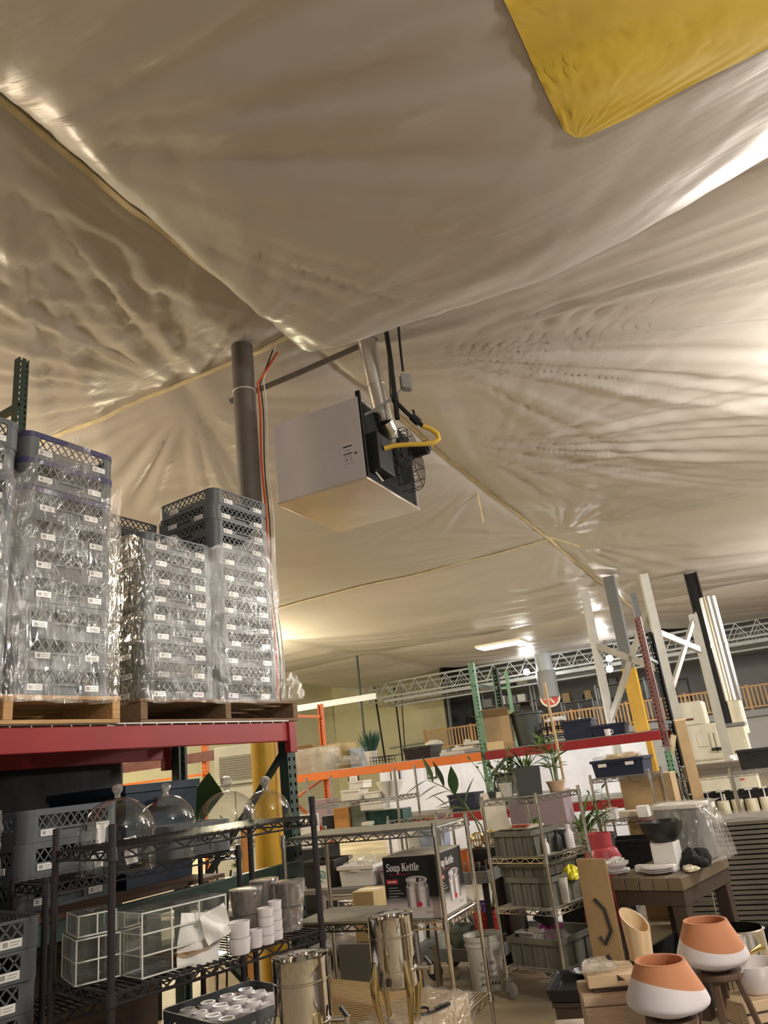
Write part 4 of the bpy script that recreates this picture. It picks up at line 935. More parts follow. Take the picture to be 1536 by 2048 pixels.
# goods on the top level
clear('tote_clear', lo=.05, hi=.4, rough=.2, haze=.42, hazec=(.75,.72,.63), bump=.2, bscale=10)
tote('clear plastic tote at the left end of the orange shelf', KP(637,.28,zk), BA, .50, .38, .34, 'tote_clear', .03)
carton('open brown carton behind the clear tote', KP(618,.78,zk), BA+.1, .46, .36, .33, 'kraft', True)
carton('printed yellow-brown carton behind the clear tote on the orange shelf', KP(678,.75,zk), BA-.15, .46, .38, .38, 'cardboard_yellow', mark=True)
wad('bundle of clear bubble wrap on the orange shelf', KP(697,.25,zk+.08), (.17,.12,.09), 8, name='bubble_wrap', cat='bubble wrap')
carton('pale blue carton beside the white bucket', KP(720,.7,zk), BA, .20, .2, .28, 'blue_pale')
b_ = KP(744,.45,zk); bucket('white bucket full of teal artificial grass', b_, .095, .20, 'white_plastic', fill='soil')
r_ = random.Random(4); mb = MB()
for k in range(130):
    a = r_.random()*6.28; q = r_.random()*.075; l_ = .24+.12*r_.random(); sp = q*1.9+.02
    p0 = Vector((math.cos(a)*q, math.sin(a)*q, .17)); p1 = Vector((math.cos(a)*sp*1.2, math.sin(a)*sp*1.2, .17+l_)); x_ = Vector((-math.sin(a),math.cos(a),0))*.005
    m_ = (p0+p1)/2+Vector((0,0,.03)); mb.add([p0-x_, p0+x_, m_+x_, p1, m_-x_], [(0,1,2,3,4)])
o = solo('artificial_grass', 'tuft of teal artificial grass in the white bucket', 'artificial grass', mb, 'grass_teal', b_); o['kind'] = 'stuff'
t = thing('wire_caddy', 'black wire caddy beside the white bucket on the orange shelf', 'caddy', KP(766,.2,zk), BA)
mb = MB()
for z in (.0,.05,.1):
    for p, q in (((-.15,-.09),(.15,-.09)),((.15,-.09),(.15,.09)),((.15,.09),(-.15,.09)),((-.15,.09),(-.15,-.09))): mb.bar((*p,z),(*q,z),.008)
part(t, 'wire_frame', mb, 'black_steel'); mb = MB()
for k in range(7): x = -.15+k*.05; mb.bar((x,-.09,0),(x,-.09,.1),.006); mb.bar((x,.09,0),(x,.09,.1),.006); mb.bar((x,-.09,0),(x,.09,0),.006)
part(t, 'wire_bars', mb, 'black_steel')
tote('black plastic tub near the middle of the orange shelf', KP(848,.4,zk), BA, .36, .36, .17, 'black_plastic', .035)
t = thing('plastic_hood', 'white rounded plastic hood lying on the black tub', 'hood', KP(868,.6,zk+.175), BA); part(t, 'shell', MB().lathe([(.0,.07),(.06,.065),(.11,.04),(.13,0),(.12,0),(.1,.035),(0,.055)], 20), 'white_plastic'); part(t, 'flange', MB().lathe([(.13,.0),(.15,.0),(.15,.008),(.13,.008)], 20), 'white_plastic')
for i, (px, off, w_, rz, lb) in enumerate(((905,.25,.34,.3,'white plastic chair part lying at the left of the pile on the orange shelf'),(932,.35,.40,-.25,'white plastic arm lying across the pile beside the green upright'),(948,.15,.26,.1,'small white plastic pipe at the front of the pile'))):
    t = thing('plastic_part', lb, 'plastic part', KP(px,off,zk+.004+i*.05), BA+rz)
    part(t, 'moulding', MB().prism([(-w_/2,-.05),(-w_*.1,-.06),(w_/2,-.02),(w_/2,.03),(0,.05),(-w_/2,.08)], 0, .045), 'white_plastic', .006)
    part(t, 'hub', MB().cyl((-w_*.32,0,.045),(-w_*.32,0,.075),.04,n=16).cyl((-w_*.32,0,.075),(-w_*.32,0,.076),.018,n=12), 'white_plastic')
t = carton('big brown carton with loose flaps beside the green upright', KP(1000,.35,zk), BA+.25, .40, .38, .42, 'kraft', True)
carton('flat yellow-brown carton lying under the big brown carton', KP(990,.08,zk), BA+.5, .22, .16, .10, 'cardboard_yellow')
def rbin(label, base, r, h, mt):
    t = thing('round_bin', label, 'bin', base, 0); part(t, 'bin_body', MB().lathe([(0,0),(r*.78,0),(r,h),(r*.97,h),(r*.75,.01),(0,.01)], 28), mt); part(t, 'rim', MB().lathe([(r*.99,h-.03),(r*1.06,h-.03),(r*1.07,h),(r*.98,h)], 28), mt)
    for s in (-1,1): part(t, 'grip', MB().box(s*r*1.05-.03,s*r*1.05+.03,-.05,.05,h-.05,h-.02), mt)
rbin('large dark grey round bin on the red shelf', KP(1062,.45,zk), .21, .43, 'pot_dark')
wk = wire_rack('wire_basket', 'low black wire stand on the red shelf right of the dark bin', .30, .26, .26, (.08,.20), 'black_steel', KP(1088,.3,zk), BA, sp=.02)
tote('navy crate with shiny contents on the red shelf', KP(1164,.35,zk), BA, .34, .30, .24, 'navy_plastic', .02)
wad('shiny crumpled packaging in the navy crate', KP(1164,.35,zk+.16), (.13,.11,.09), 12, name='packaging', cat='packaging')
tote('low navy crate at the right end of the red shelf', KP(1224,.35,zk), BA, .38, .30, .14, 'navy_plastic', .02)
t = thing('mug', 'small white mug at the front of the red shelf', 'mug', KP(1217,.06,zk), 0); part(t, 'cup', MB().lathe([(0,0),(.035,0),(.04,.08),(.036,.08),(.03,.01),(0,.01)], 18), 'porcelain'); part(t, 'handle', MB().tube([(.038,0,.065),(.065,0,.06),(.065,0,.03),(.036,0,.02)], .006, 6), 'porcelain')
for px, lb in ((1098,'stack of white papers on the wire stand'),):
    solo('paper_stack', lb, 'papers', MB().box(-.12,.12,-.08,.08,0,.03).bc((.02,.01,.04),(.22,.15,.02),rotM('Z',.2)), 'label_white', KP(1112,.43,zk+.27), BA)
# goods on the lower level
for px, off, w_, h_, mt, lb in ((705,.3,.42,.14,'pot_white','grey-white flat carton on the lower level of the orange rack'),(650,.5,.3,.32,'mauve_box','patterned carton at the left end of the lower level'),):
    carton(lb, KP(px,off,.99), BA, w_, .34, h_, mt)
for k, (px, sz, mt, lb) in enumerate(((745,.16,'film_soft','bag of clear plastic on the lower level behind the grey carton'),(770,.13,'film_soft','green-tinted plastic bag on the lower level'),(727,.12,'film_soft','small plastic bag lying on the flat carton'))): wad(lb, KP(px,.2+.1*k,.99+.06+(.16 if k == 2 else 0)), (sz,sz*.7,sz*.6), 20+k, mt, 'plastic bag', 'plastic_bag')

# ================================================================ RACKS AND GOODS BEHIND THE CHROME RACK
r7 = AZ(640, 7.8, 0)
wire_rack('wire_rack', 'chrome wire rack with white foam boxes behind the kettle rack', .98, .46, 1.62, (1.36, 1.04, .5), 'chrome', (r7.x,r7.y,0), BA, sp=.04)
def R7(x, y, z): return Vector((r7.x+math.cos(BA)*x-math.sin(BA)*y, r7.y+math.sin(BA)*x+math.cos(BA)*y, z))
for x, y, z, w_, d_, h_, lb in ((.42,.2,1.368,.20,.2,.10,'white foam box at the left of the upper wire shelf'),(.48,.22,1.469,.16,.18,.07,'white foam box lying on the left foam box'),(.66,.2,1.368,.16,.2,.06,'low white foam box beside the grey bowl'),(.70,.08,1.27,.24,.16,.07,'white foam box on the green carton'),(.62,.05,1.05,.07,.12,.12,'small white carton standing before the green carton')):
    t = thing('foam_box', lb, 'foam box', R7(x,y,z), BA); part(t, 'box_body', MB().box(-w_/2,w_/2,-d_/2,d_/2,0,h_*.72), 'foam_white', .005); part(t, 'lid', MB().box(-w_/2-.004,w_/2+.004,-d_/2-.004,d_/2+.004,h_*.74,h_), 'foam_white', .005)
t = thing('grey_bowl', 'grey-white round bowl on the upper wire shelf', 'bowl', R7(.82,.2,1.37), 0); part(t, 'bowl_body', MB().lathe([(0,0),(.07,0),(.13,.12),(.13,.14),(.12,.14),(.06,.01),(0,.01)], 24), 'pot_white'); part(t, 'foot_ring', MB().lathe([(.06,-.006),(.075,-.006),(.075,.004),(.06,.004)], 20), 'pot_white')
carton('tall brown carton on the lower wire shelf behind the kettle rack', R7(.30,.2,1.05), BA, .17, .2, .26, 'orange_box')
t = carton('tall grey-green carton beside the brown one', R7(.48,.22,1.05), BA, .16, .2, .30, 'grey_green_box')
carton('wide dark green carton on the lower wire shelf', R7(.76,.24,1.05), BA, .38, .2, .20, 'dark_green_box')
carton('black carton left of the tall brown carton', R7(.14,.2,1.05), BA, .12, .2, .20, 'black_plastic')
# small chrome rack just behind the kettle carton
r6 = AZ(806, 7.5, 0)
wire_rack('wire_rack', 'small chrome wire rack behind the soup kettle carton', .50, .34, 1.20, (1.16, .85, .4), 'chrome', (r6.x,r6.y,0), BA, sp=.035)
def R6(x, y, z): return Vector((r6.x+math.cos(BA)*x-math.sin(BA)*y, r6.y+math.sin(BA)*x+math.cos(BA)*y, z))
t = thing('glass_jar', 'lidded glass jar on the small wire rack', 'jar', R6(.08,.15,.858), 0); part(t, 'jar_body', MB().lathe([(0,0),(.055,0),(.07,.03),(.07,.12),(.05,.15),(.05,.16)], 24), 'glass'); part(t, 'lid', MB().lathe([(.056,.16),(.056,.175),(.02,.185),(.012,.2),(0,.205)], 20), 'glass')
t = bucket('translucent white tub on the small wire rack', R6(.22,.12,.858), .085, .19, 'foam_white', bail=False)
tote('pale blue framed clear bin on the small wire rack', R6(.39,.15,.858), BA, .20, .2, .20, 'blue_pale', .01)
carton('cream carton lying on the small wire rack', R6(.12,.02,.858), BA, .2, .06, .03, 'cream_paint')
# big tropical leaf plant rising behind the kettle carton
def frond(t, pts, n, L0, W0, mt):
    part(t, 'stem', MB().tube(pts, [.012*(1-.7*i/(len(pts)-1)) for i in range(len(pts))], 6), 'stem_green'); pts = [Vector(p) for p in pts]
    me_ = leafmesh(L0, W0, .1, 7).mesh('leaflet')
    for k in range(n):
        f_ = .5+.5*k/max(1, n-1); i = f_*(len(pts)-1); i0 = min(int(i), len(pts)-2); p = pts[i0].lerp(pts[i0+1], i-i0); d = (pts[i0+1]-pts[i0]).normalized()
        s = (-1)**k; ang = math.atan2(d.z, d.x)
        side = Vector((-d.z, 0, d.x))*s*.8+d*.7+Vector((0,-.12,0)); q = side.to_track_quat('X', 'Z')
        o = part(t, 'leaflet', me_, mt); o.location = p; o.rotation_mode = 'QUATERNION'; o.rotation_quaternion = q
pb = AZ(985, 7.35, 0); t = thing('leaf_plant', 'tall plant with a big feathered leaf leaning left behind the kettle carton', 'plant', pb)
def LP(px, py, Y=7.35): return P(px, py, Y)-pb
frond(t, [LP(985,1780), LP(975,1700), LP(950,1640), LP(925,1600), LP(890,1575), LP(855,1560)], 9, .26, .10, 'leaf_b')
frond(t, [LP(990,1780), LP(985,1720), LP(962,1650), LP(935,1618), LP(905,1612), LP(880,1616)], 5, .20, .08, 'leaf_a')
part(t, 'pot', MB().lathe([(0,0),(.12,0),(.16,.30),(.17,.30),(.17,.33),(.15,.33),(.14,.28),(0,.28)], 24), 'pot_dark')
part(t, 'stem', MB().tube([LP(985,1860)*1, LP(987,1780)], .014, 6), 'stem_green')
# cluster of small goods behind, on dark low racks
bch = AZ(600, 6.5, 0); t = thing('low_bench', 'grey low bench with plastic goods behind the chrome rack', 'bench', bch, BA)
zbn = P(640,1775,6.5).z
part(t, 'bench_top', MB().box(0,1.05,0,.42,zbn-.04,zbn), 'grey_plastic', .005)
for x in (.04, 1.01):
    for y in (.05, .37): part(t, 'leg', MB().box(x-.02,x+.02,y-.02,y+.02,0,zbn-.04), 'chrome_dull')
part(t, 'lower_shelf', MB().box(.02,1.03,.03,.39,.33,.36), 'grey_plastic')
def BN(x, y, z): return Vector((bch.x+math.cos(BA)*x-math.sin(BA)*y, bch.y+math.sin(BA)*x+math.cos(BA)*y, z))
zbn += .002
t = tote('black display bin with a teal spiral sign on the low bench', BN(.22,.2,zbn), BA, .26, .26, .19, 'black_plastic', .01)
part(t, 'sign_card', MB().box(-.02,.10,-.155,-.150,.0,.16), 'label_white'); mb = MB()
mb.tube([(.04+math.cos(a)*.004*a, -.157, .09+math.sin(a)*.004*a) for a in np.linspace(.5, 11, 40)], .004, 5); part(t, 'spiral_print', mb, 'teal_print')
mat('teal_print', (.05,.38,.30), .5)
tote('white tote with pink and white goods on the low bench', BN(.56,.2,zbn), BA, .28, .28, .14, 'white_plastic', .01); wad('pale pink plastic bag in the white tote', BN(.56,.2,zbn+.12), (.14,.12,.07), 33, 'film_soft', 'plastic bag', 'plastic_bag')
tote('black open bin at the right end of the low bench', BN(.89,.2,zbn), BA, .22, .28, .12, 'mauve_box', .01)
t = thing('clamp_set', 'bundle of red handled clamps lying in the mauve bin', 'clamps', BN(.89,.2,zbn+.12), BA)
part(t, 'red_grip', MB().tube([(-.1,0,.03),(-.02,.02,.06),(.06,0,.04)], .014, 8), 'dark_red'); part(t, 'clamp_bar', MB().tube([(-.12,-.02,.02),(0,-.05,.07),(.16,.02,.05)], .01, 6), 'black_steel'); part(t, 'clamp_bar', MB().tube([(.0,-.04,.06),(.1,.03,.10),(.18,.0,.02)], .012, 6), 'black_steel')
wad('white crumpled plastic on the lower shelf of the low bench', BN(.5,.2,.42), (.22,.15,.08), 36, 'film_soft', 'plastic bag', 'plastic_bag')
tote('white plastic crate on the lower bench shelf', BN(.80,.21,.362), BA, .30, .3, .16, 'white_plastic', .01)
carton('kraft carton with brown print standing beside the kettle carton', AZ(748,5.6,.56), BA, .16, .2, .30, 'cardboard_yellow', mark=True)
solo('carton_support', 'low dark plinth under the kraft carton', 'plinth', MB().box(-.14,.3,-.12,.18,0,.558), 'grey_plastic', AZ(748,5.6,0), BA)
# decorated panel leaning at the orange upright
t = thing('patterned_panel', 'white panel with brown blossom print leaning by the orange upright', 'panel', AZ(612,7.6,1.0), BA)
part(t, 'panel_board', MB().box(-.16,.16,0,.012,0,.30), 'label_white'); r_ = random.Random(9); mb = MB()
for k in range(26): x, z = r_.uniform(-.14,.14), r_.uniform(.02,.24); q = r_.uniform(.004,.018); mb.cyl((x,-.001,z),(x,.0,z),q,n=7)
part(t, 'blossom_print', mb, 'maroon')
solo('panel_stand', 'dark cabinet under the blossom panel', 'cabinet', MB().box(-.25,.25,-.08,.35,0,.998).box(-.24,.24,-.09,-.08,.5,.98).box(-.24,.24,-.09,-.08,.02,.48), 'black_plastic', AZ(612,7.6,0), BA)

# ================================================================ GREY UTILITY CART WITH POTS AND BUCKETS
uc = AZ(848, 6.75, 0); 
t = thing('utility_cart', 'grey plastic utility cart behind the chrome rack', 'cart', uc, BA)
UW = .66
for z in (.20, .74): part(t, 'tray', MB().tray(0,UW,0,.5,z-.06,z+.03,.02,.0), 'grey_plastic', .006)
for x in (.05, UW-.05):
    for y in (.05,.45): part(t, 'post', MB().box(x-.02,x+.02,y-.02,y+.02,.12,.80), 'black_plastic')
for x in (.08, UW-.08):
    for y in (.06,.44): part(t, 'wheel', MB().cyl((x,y-.018,.06),(x,y+.018,.06),.06,n=18).box(x-.03,x+.03,y-.022,y+.022,.10,.135), 'black_plastic')
def UC(x, y, z): return Vector((uc.x+math.cos(BA)*x-math.sin(BA)*y, uc.y+math.sin(BA)*x+math.cos(BA)*y, z))
bucket('small white bucket on the lower cart tray', UC(.13,.16,.165), .062, .16, 'white_plastic')
t = thing('plant_pot', 'grey-green plant pot on the lower cart tray', 'pot', UC(.30,.16,.165), 0); part(t, 'pot_body', MB().lathe([(0,0),(.07,0),(.10,.17),(.11,.17),(.11,.20),(.095,.20),(.085,.15),(0,.15)], 24), 'pot_green'); part(t, 'soil', MB().lathe([(0,.16),(.09,.155)], 16), 'soil')
for k, (x, y, z, s_, lb) in enumerate(((.12,.18,.42,.10,'brown crumpled wrapping above the small bucket'),(.34,.2,.46,.10,'clear crumpled bag over the green pot'),(.22,.32,.44,.09,'dull pink wrapping at the back of the cart'))): wad(lb, UC(x,y,z), (s_,s_*.8,s_*.9), 40+k, ('film_soft','film_soft','mauve_box')[k], 'wrapping', 'wrapping', .5)
rb = UC(.52,.20,.30); bucket('orange-red bucket behind the white bucket on the cart', (rb.x,rb.y,.165), .10, .30, 'red_plastic')
t = thing('plant_pot', 'small purple pot standing inside the orange-red bucket', 'pot', (rb.x-.03,rb.y+.02,.39), 0); part(t, 'pot_body', MB().lathe([(0,0),(.04,0),(.06,.11),(.065,.11),(.065,.13),(.055,.13),(.045,.02),(0,.02)], 20), 'purple_plastic'); part(t, 'soil', MB().lathe([(0,.1),(.055,.1)], 14), 'soil')
def nmarks(t, r, h):
    mb = MB()
    for k in range(5): mb.box(-.05+k*.02,-.037+k*.02,-r*.97-.002,-r*.97+.01,h*.50,h*.56)
    for k in range(8): mb.box(-.06+k*.015,-.05+k*.015,-r*.93-.002,-r*.93+.01,h*.25,h*.29)
    mb.bar((-.07,-r*.94,h*.45),(-.035,-r*.97,h*.38),.005); mb.bar((-.035,-r*.97,h*.38),(.04,-r*.97,h*.38),.005); mb.bar((.04,-r*.97,h*.38),(.07,-r*.92,h*.45),.005)
    part(t, 'faded_print', mb, 'print_grey'); mb = MB()
    for k in range(6): mb.prism([(-.07+k*.024,0),(-.05+k*.024,0),(-.06+k*.024,.022)], -.002, .0)
    o = part(t, 'spade_print', mb, 'print_black', loc=(0,-r*.955,h*.14)); o.rotation_euler = (PI/2,0,0)
wb = PZ(978, 1976, 0); bucket('large white ribbed bucket with black print on the floor', wb, .135, .36, 'white_plastic', marks=nmarks, rz=.1, fill='soil')
ot = UC(.56,.2,.772)
for k, (x, y, r, h, mt, lb) in enumerate(((.40,.12,.045,.12,'glass','clear glass tumbler on the upper cart tray, left one'),(.52,.13,.045,.12,'glass','clear glass tumbler on the upper cart tray, middle one'),(.59,.26,.045,.12,'glass','clear glass tumbler on the upper cart tray, right one'),(.38,.26,.055,.20,'orange_plastic','orange plastic tub behind the glass tumblers'))):
    t = thing('tumbler', lb, 'tumbler', UC(x,y,.70), 0); part(t, 'cup_body', MB().lathe([(0,0),(r*.8,0),(r,h),(r*.95,h),(r*.75,.008),(0,.008)], 20), mt); part(t, 'lip', MB().lathe([(r,h-.006),(r*1.04,h-.003),(r,h)], 20), mt)
t = thing('wire_ball', 'golden wire ball basket behind the tumblers, left one', 'basket', UC(.46,.40,.96), 0); mb = MB()
for k in range(7): M = rotM('Z', k*PI/7); mb.tube([M @ Vector((math.cos(a)*.06,0,math.sin(a)*.06)) for a in np.linspace(0, 2*PI, 20)], .004, 4)
part(t, 'wire_frame', mb, 'gold'); part(t, 'rings', MB().tube([(math.cos(a)*.06,math.sin(a)*.06,0) for a in np.linspace(0,2*PI,20)], .004, 4), 'gold')
dup(t, UC(.58,.40,.97), .4, 'golden wire ball basket behind the tumblers, right one')
solo('ball_stand', 'dark carton at the back of the cart under the golden baskets', 'carton', MB().box(-.16,.16,-.09,.09,0,.195).box(-.155,.155,-.085,.0,.195,.199), 'black_plastic', UC(.51,.40,.70), BA)
# chrome caster leg of another cart, under the kettle rack
g = PZ(735, 1950, 0); t = thing('chrome_trolley', 'low chrome trolley with casters under the kettle rack', 'trolley', g, BA)
for x, y in ((0,0),(-.42,0),(0,.3),(-.42,.3)):
    part(t, 'post', MB().cyl((x,y,.12),(x,y,.62),.013,n=10), 'chrome'); part(t, 'caster', MB().cyl((x,y-.014,.055),(x,y+.014,.055),.055,n=18).box(x-.02,x+.02,y-.022,y+.022,.09,.13), 'caster_grey')
for z in (.30,.60): part(t, 'shelf_frame', MB().box(-.44,.02,-.02,.32,z-.02,z), 'chrome_dull')
carton('grey carton on the low chrome trolley', (g.x-.13,g.y+.22,.602), BA, .3, .2, .12, 'pot_white')
# ================================================================ RIGHT: CHROME CART WITH GREY BINS AND PLANTS
ka = rad(-44); k3 = AZ(1021, 6.05, 0); KL, KD = .50, .56
zq = (.20, .575, .905, 1.30)
wire_rack('wire_rack', 'chrome shelf cart on casters with grey bins and plants on top', KL, KD, 1.33, zq, 'chrome', k3, ka, casters=True, z0=.12, liner='liner_grey')
def KC(x, y, z): return Vector((k3.x+math.cos(ka)*x-math.sin(ka)*y, k3.y+math.sin(ka)*x+math.cos(ka)*y, z))
euro('wide grey stacking bin on the lowest shelf of the chrome cart', KC(.25,.28,.212), ka, .42, .48, .17)
t = thing('gift_box', 'magenta and black box tilted in the lowest grey bin', 'box', KC(.22,.30,.34), ka+.3); part(t, 'box_body', MB().bc((0,0,.05),(.12,.16,.10),rotM('Y',.5)), 'magenta', .004); part(t, 'box_lid', MB().bc((-.03,0,.115),(.13,.17,.03),rotM('Y',.5)), 'black_plastic', .004)
carton('white opened carton in the lowest grey bin', KC(.16,.14,.31), ka, .14, .10, .08, 'label_white', True)
wad('crumpled clear blister packs in the lowest grey bin', KC(.32,.18,.36), (.12,.10,.05), 50, 'film_soft', 'packaging', 'packaging')
euro('grey stacking bin on the second cart shelf, lower of two', KC(.27,.26,.587), ka, .36, .40, .18); euro('grey stacking bin tilted on top of the second cart shelf bin', KC(.23,.26,.772), ka, .38, .40, .095)
euro('grey lidded bin on the third cart shelf', KC(.20,.20,.917), ka, .34, .32, .16)
t = thing('flat_parcel', 'cream flat parcel lying on the bin of the third shelf', 'parcel', KC(.20,.2,1.085), ka); part(t, 'parcel_body', MB().box(-.15,.12,-.1,.1,0,.018), 'cream_paint', .004); part(t, 'lid_strip', MB().box(-.02,.1,-.11,-.06,.018,.03), 'red_plastic')
for x, y, w_, d_, h_, mt, lb in ((.43,.12,.05,.05,.10,'white_plastic','white plastic bottle on the third cart shelf'),(.44,.26,.06,.06,.14,'black_plastic','dark bottle beside the white one on the third cart shelf'),(.45,.40,.07,.07,.16,'porcelain','white porcelain figure on the third cart shelf')):
    t = thing('bottle', lb, 'bottle', KC(x,y,.917), ka); r = w_/2; part(t, 'bottle_body', MB().lathe([(0,0),(r,0),(r,h_*.6),(r*.45,h_*.78),(r*.4,h_*.9),(0,h_*.9)], 18), mt); part(t, 'cap', MB().lathe([(r*.48,h_*.88),(r*.5,h_),(0,h_)], 14), mt)
carton('small black carton on the third cart shelf', KC(.36,.42,.917), ka, .10, .14, .13, 'black_plastic')
t = thing('tumbler', 'tall white plastic cup beside the yellow cloth', 'cup', KC(.46,.20,.587), 0); part(t, 'cup_body', MB().lathe([(0,0),(.03,0),(.04,.16),(.037,.16),(.027,.01),(0,.01)], 18), 'white_plastic'); part(t, 'lip', MB().lathe([(.04,.155),(.043,.158),(.04,.162)], 18), 'white_plastic')
wad('bright yellow crumpled cloth on the second cart shelf', KC(.46,.33,.74), (.06,.06,.06), 53, 'bright_yellow', 'cloth', 'cloth', .5)
# plants on the cart top
zt = zq[3]+.012
plant('leafy plant in a white pot on the chrome cart', KC(.13,.16,zt), 'broad', .24, 46, .13, .8, .085, (.055,.10,'pot_white',False), 1)
plant('low plant in a large dark square pot with a bamboo pole on the chrome cart', KC(.27,.25,zt), 'tuft', .10, 26, .08, 1.0, .20, (.085,.20,'pot_dark',True), 2)
plant('bamboo plant in a peach pot at the right of the chrome cart top', KC(.42,.40,zt), 'bamboo', .34, 70, .09, 1.0, .12, (.07,.075,'terracotta_light',False), 3, ('leaf_a','leaf_c','leaf_c'), stems=9)
plant('thin trailing plant left of the white pot on the chrome cart', KC(.03,.10,zt), 'broad', .26, 9, .16, .9, .07, (.035,.05,'pot_dark',False), 5, stems=3)
mat('terracotta_light', (.66,.46,.30), .7)
pt = KC(.27,.25,zt)
solo('bamboo_pole', 'tall pale bamboo pole standing in the dark square pot', 'pole', MB().tube([P(1128,1560,pt.y), P(1112,1480,pt.y), P(1095,1400,pt.y), P(1088,1365,pt.y)], .011, 8), 'pale_wood')
plant('small trailing houseplant on the third cart shelf', KC(.10,.42,.917), 'broad', .16, 26, .12, .8, .07, (.04,.06,'pot_dark',False), 7)
# items behind the cart
for px, py, Y, w_, d_, h_, mt, lb in ((1085,1700,7.4,.52,.3,.46,'mauve_box','tall mauve-grey carton behind the chrome cart'),):
    b_ = AZ(px+10, Y, .80); carton(lb, b_, BA, w_, d_, h_, mt)
solo('carton_plinth', 'dark bench under the mauve-grey carton', 'bench', MB().box(-.28,.28,-.2,.2,.74,.798).box(-.27,-.23,-.18,.18,0,.74).box(.23,.27,-.18,.18,0,.74), 'black_plastic', AZ(1095,7.4,0), BA)
t = thing('hand_truck', 'dark hand truck standing behind the cart beside a white panel', 'hand truck', AZ(1060,8.4,0), BA)
part(t, 'frame_rail', MB().tube([(-.15,0,.1),(-.15,0,1.35),(-.12,0,1.42),(.12,0,1.42),(.15,0,1.35),(.15,0,.1)], .014, 8), 'black_steel')
for z in (.35,.7,1.05): part(t, 'rung', MB().bar((-.15,0,z),(.15,0,z),.03,.012), 'black_steel')
part(t, 'toe_plate', MB().box(-.2,.2,-.25,0,.02,.03), 'black_steel')
for s in (-1,1): part(t, 'wheel', MB().cyl((s*.2-.03,.08,.12),(s*.2+.03,.08,.12),.12,n=20), 'black_plastic')
t = thing('curved_panel', 'white curved plastic panel leaning by the green upright', 'panel', AZ(1028,8.2,.0), BA); part(t, 'panel_sheet', MB().sheet(lambda s, q: ((s-.5)*.30+.03*math.sin(q*6), .04*math.cos(s*3), .55+q*.72), 10, 16).sheet(lambda s, q: ((s-.5)*.30+.03*math.sin(q*6), .012+.04*math.cos(s*3), .55+q*.72), 10, 16), 'white_plastic'); part(t, 'stand', MB().box(-.12,.12,-.08,.1,0,.55), 'black_plastic')
for k, (px, rz, lb) in enumerate(((1045,.05,'left dark grey hard case with a handle under the red beam'),(1065,-.05,'right dark grey hard case with a handle under the red beam'))):
    b_ = KP(px-25+k*12, .75, .995); t = thing('hard_case', lb, 'case', b_, BA+rz, 'dark hard cases'); part(t, 'case_shell', MB().box(-.12,.12,-.1,.1,0,.40), 'grey_plastic', .01); part(t, 'case_handle', MB().tube([(-.06,0,.40),(-.06,0,.45),(.06,0,.45),(.06,0,.40)], .010, 8), 'black_plastic'); part(t, 'latch', MB().box(-.02,.02,-.108,-.1,.25,.29), 'chrome_dull')
tote('black crate under the green upright on the lower red shelf', KP(935,.4,.995), BA, .36, .32, .20, 'navy_plastic', .01)
# ---- wire rack with a black bin on top, right of the cart
w8 = AZ(1240, 7.6, 0); wa = rad(-30)
wire_rack('wire_rack', 'chrome wire rack with a black handled bin on top', .56, .46, 1.34, (1.30, .92, .5), 'chrome', w8, wa, sp=.04)
def W8(x, y, z): return Vector((w8.x+math.cos(wa)*x-math.sin(wa)*y, w8.y+math.sin(wa)*x+math.cos(wa)*y, z))
t = tote('black open bin with white grips on the chrome wire rack', W8(.27,.22,1.31), wa, .46, .34, .15, 'navy_plastic', .015)
for x in (-.14, .12): part(t, 'white_grip', MB().box(x-.04,x+.04,-.195,-.188,.09,.12), 'label_white')
wad('tan paper and clear plastic filling the black bin', W8(.28,.22,1.45), (.20,.13,.06), 55, 'film_soft', 'packaging', 'packaging'); wad('crumpled kraft paper in the black bin', W8(.30,.24,1.45), (.15,.10,.05), 56, 'paper_kraft', 'packaging', 'packaging')
for x, lb in ((.10,'left white carton on the middle shelf of the wire rack'),(.40,'right white carton on the middle shelf of the wire rack')): carton(lb, W8(x,.14,.93), wa, .10, .1, .10, 'label_white')
carton('flat cream cartons on the middle wire shelf', W8(.27,.33,.93), wa, .44, .18, .05, 'cream_paint'); carton('large brown carton at the back of the wire rack', W8(.38,.62,.0), wa, .5, .24, 1.28, 'kraft')
tote('dark plastic bin on the low shelf of the wire rack', W8(.27,.22,.51), wa, .44, .34, .24, 'black_plastic', .01)
plant('silvery leafy plant beside the wire rack', AZ(1215,7.3,.72), 'broad', .45, 60, .22, .7, .075, (.09,.14,'pot_dark',False), 9, ('leaf_b','leaf_b','leaf_pale')); mat('leaf_pale', (.30,.36,.24), .5)
solo('plant_stand', 'black plant stand beside the wire rack', 'stand', MB().box(-.14,.14,-.14,.14,.68,.718).box(-.13,-.1,-.13,-.1,0,.68).box(.1,.13,-.13,-.1,0,.68).box(-.13,-.1,.1,.13,0,.68).box(.1,.13,.1,.13,0,.68), 'black_plastic', AZ(1215,7.3,0), BA)
plant('dark leafy plant at the foot of the mauve-grey carton', AZ(1182,6.95,.60), 'broad', .34, 50, .18, .7, .08, (.08,.12,'pot_dark',False), 11, ('leaf_b',)); solo('plant_stand', 'dark plinth under the dark leafy plant', 'stand', MB().box(-.13,.13,-.13,.13,0,.598).box(-.14,.14,-.14,.14,.56,.59), 'black_plastic', AZ(1182,6.95,0), BA)
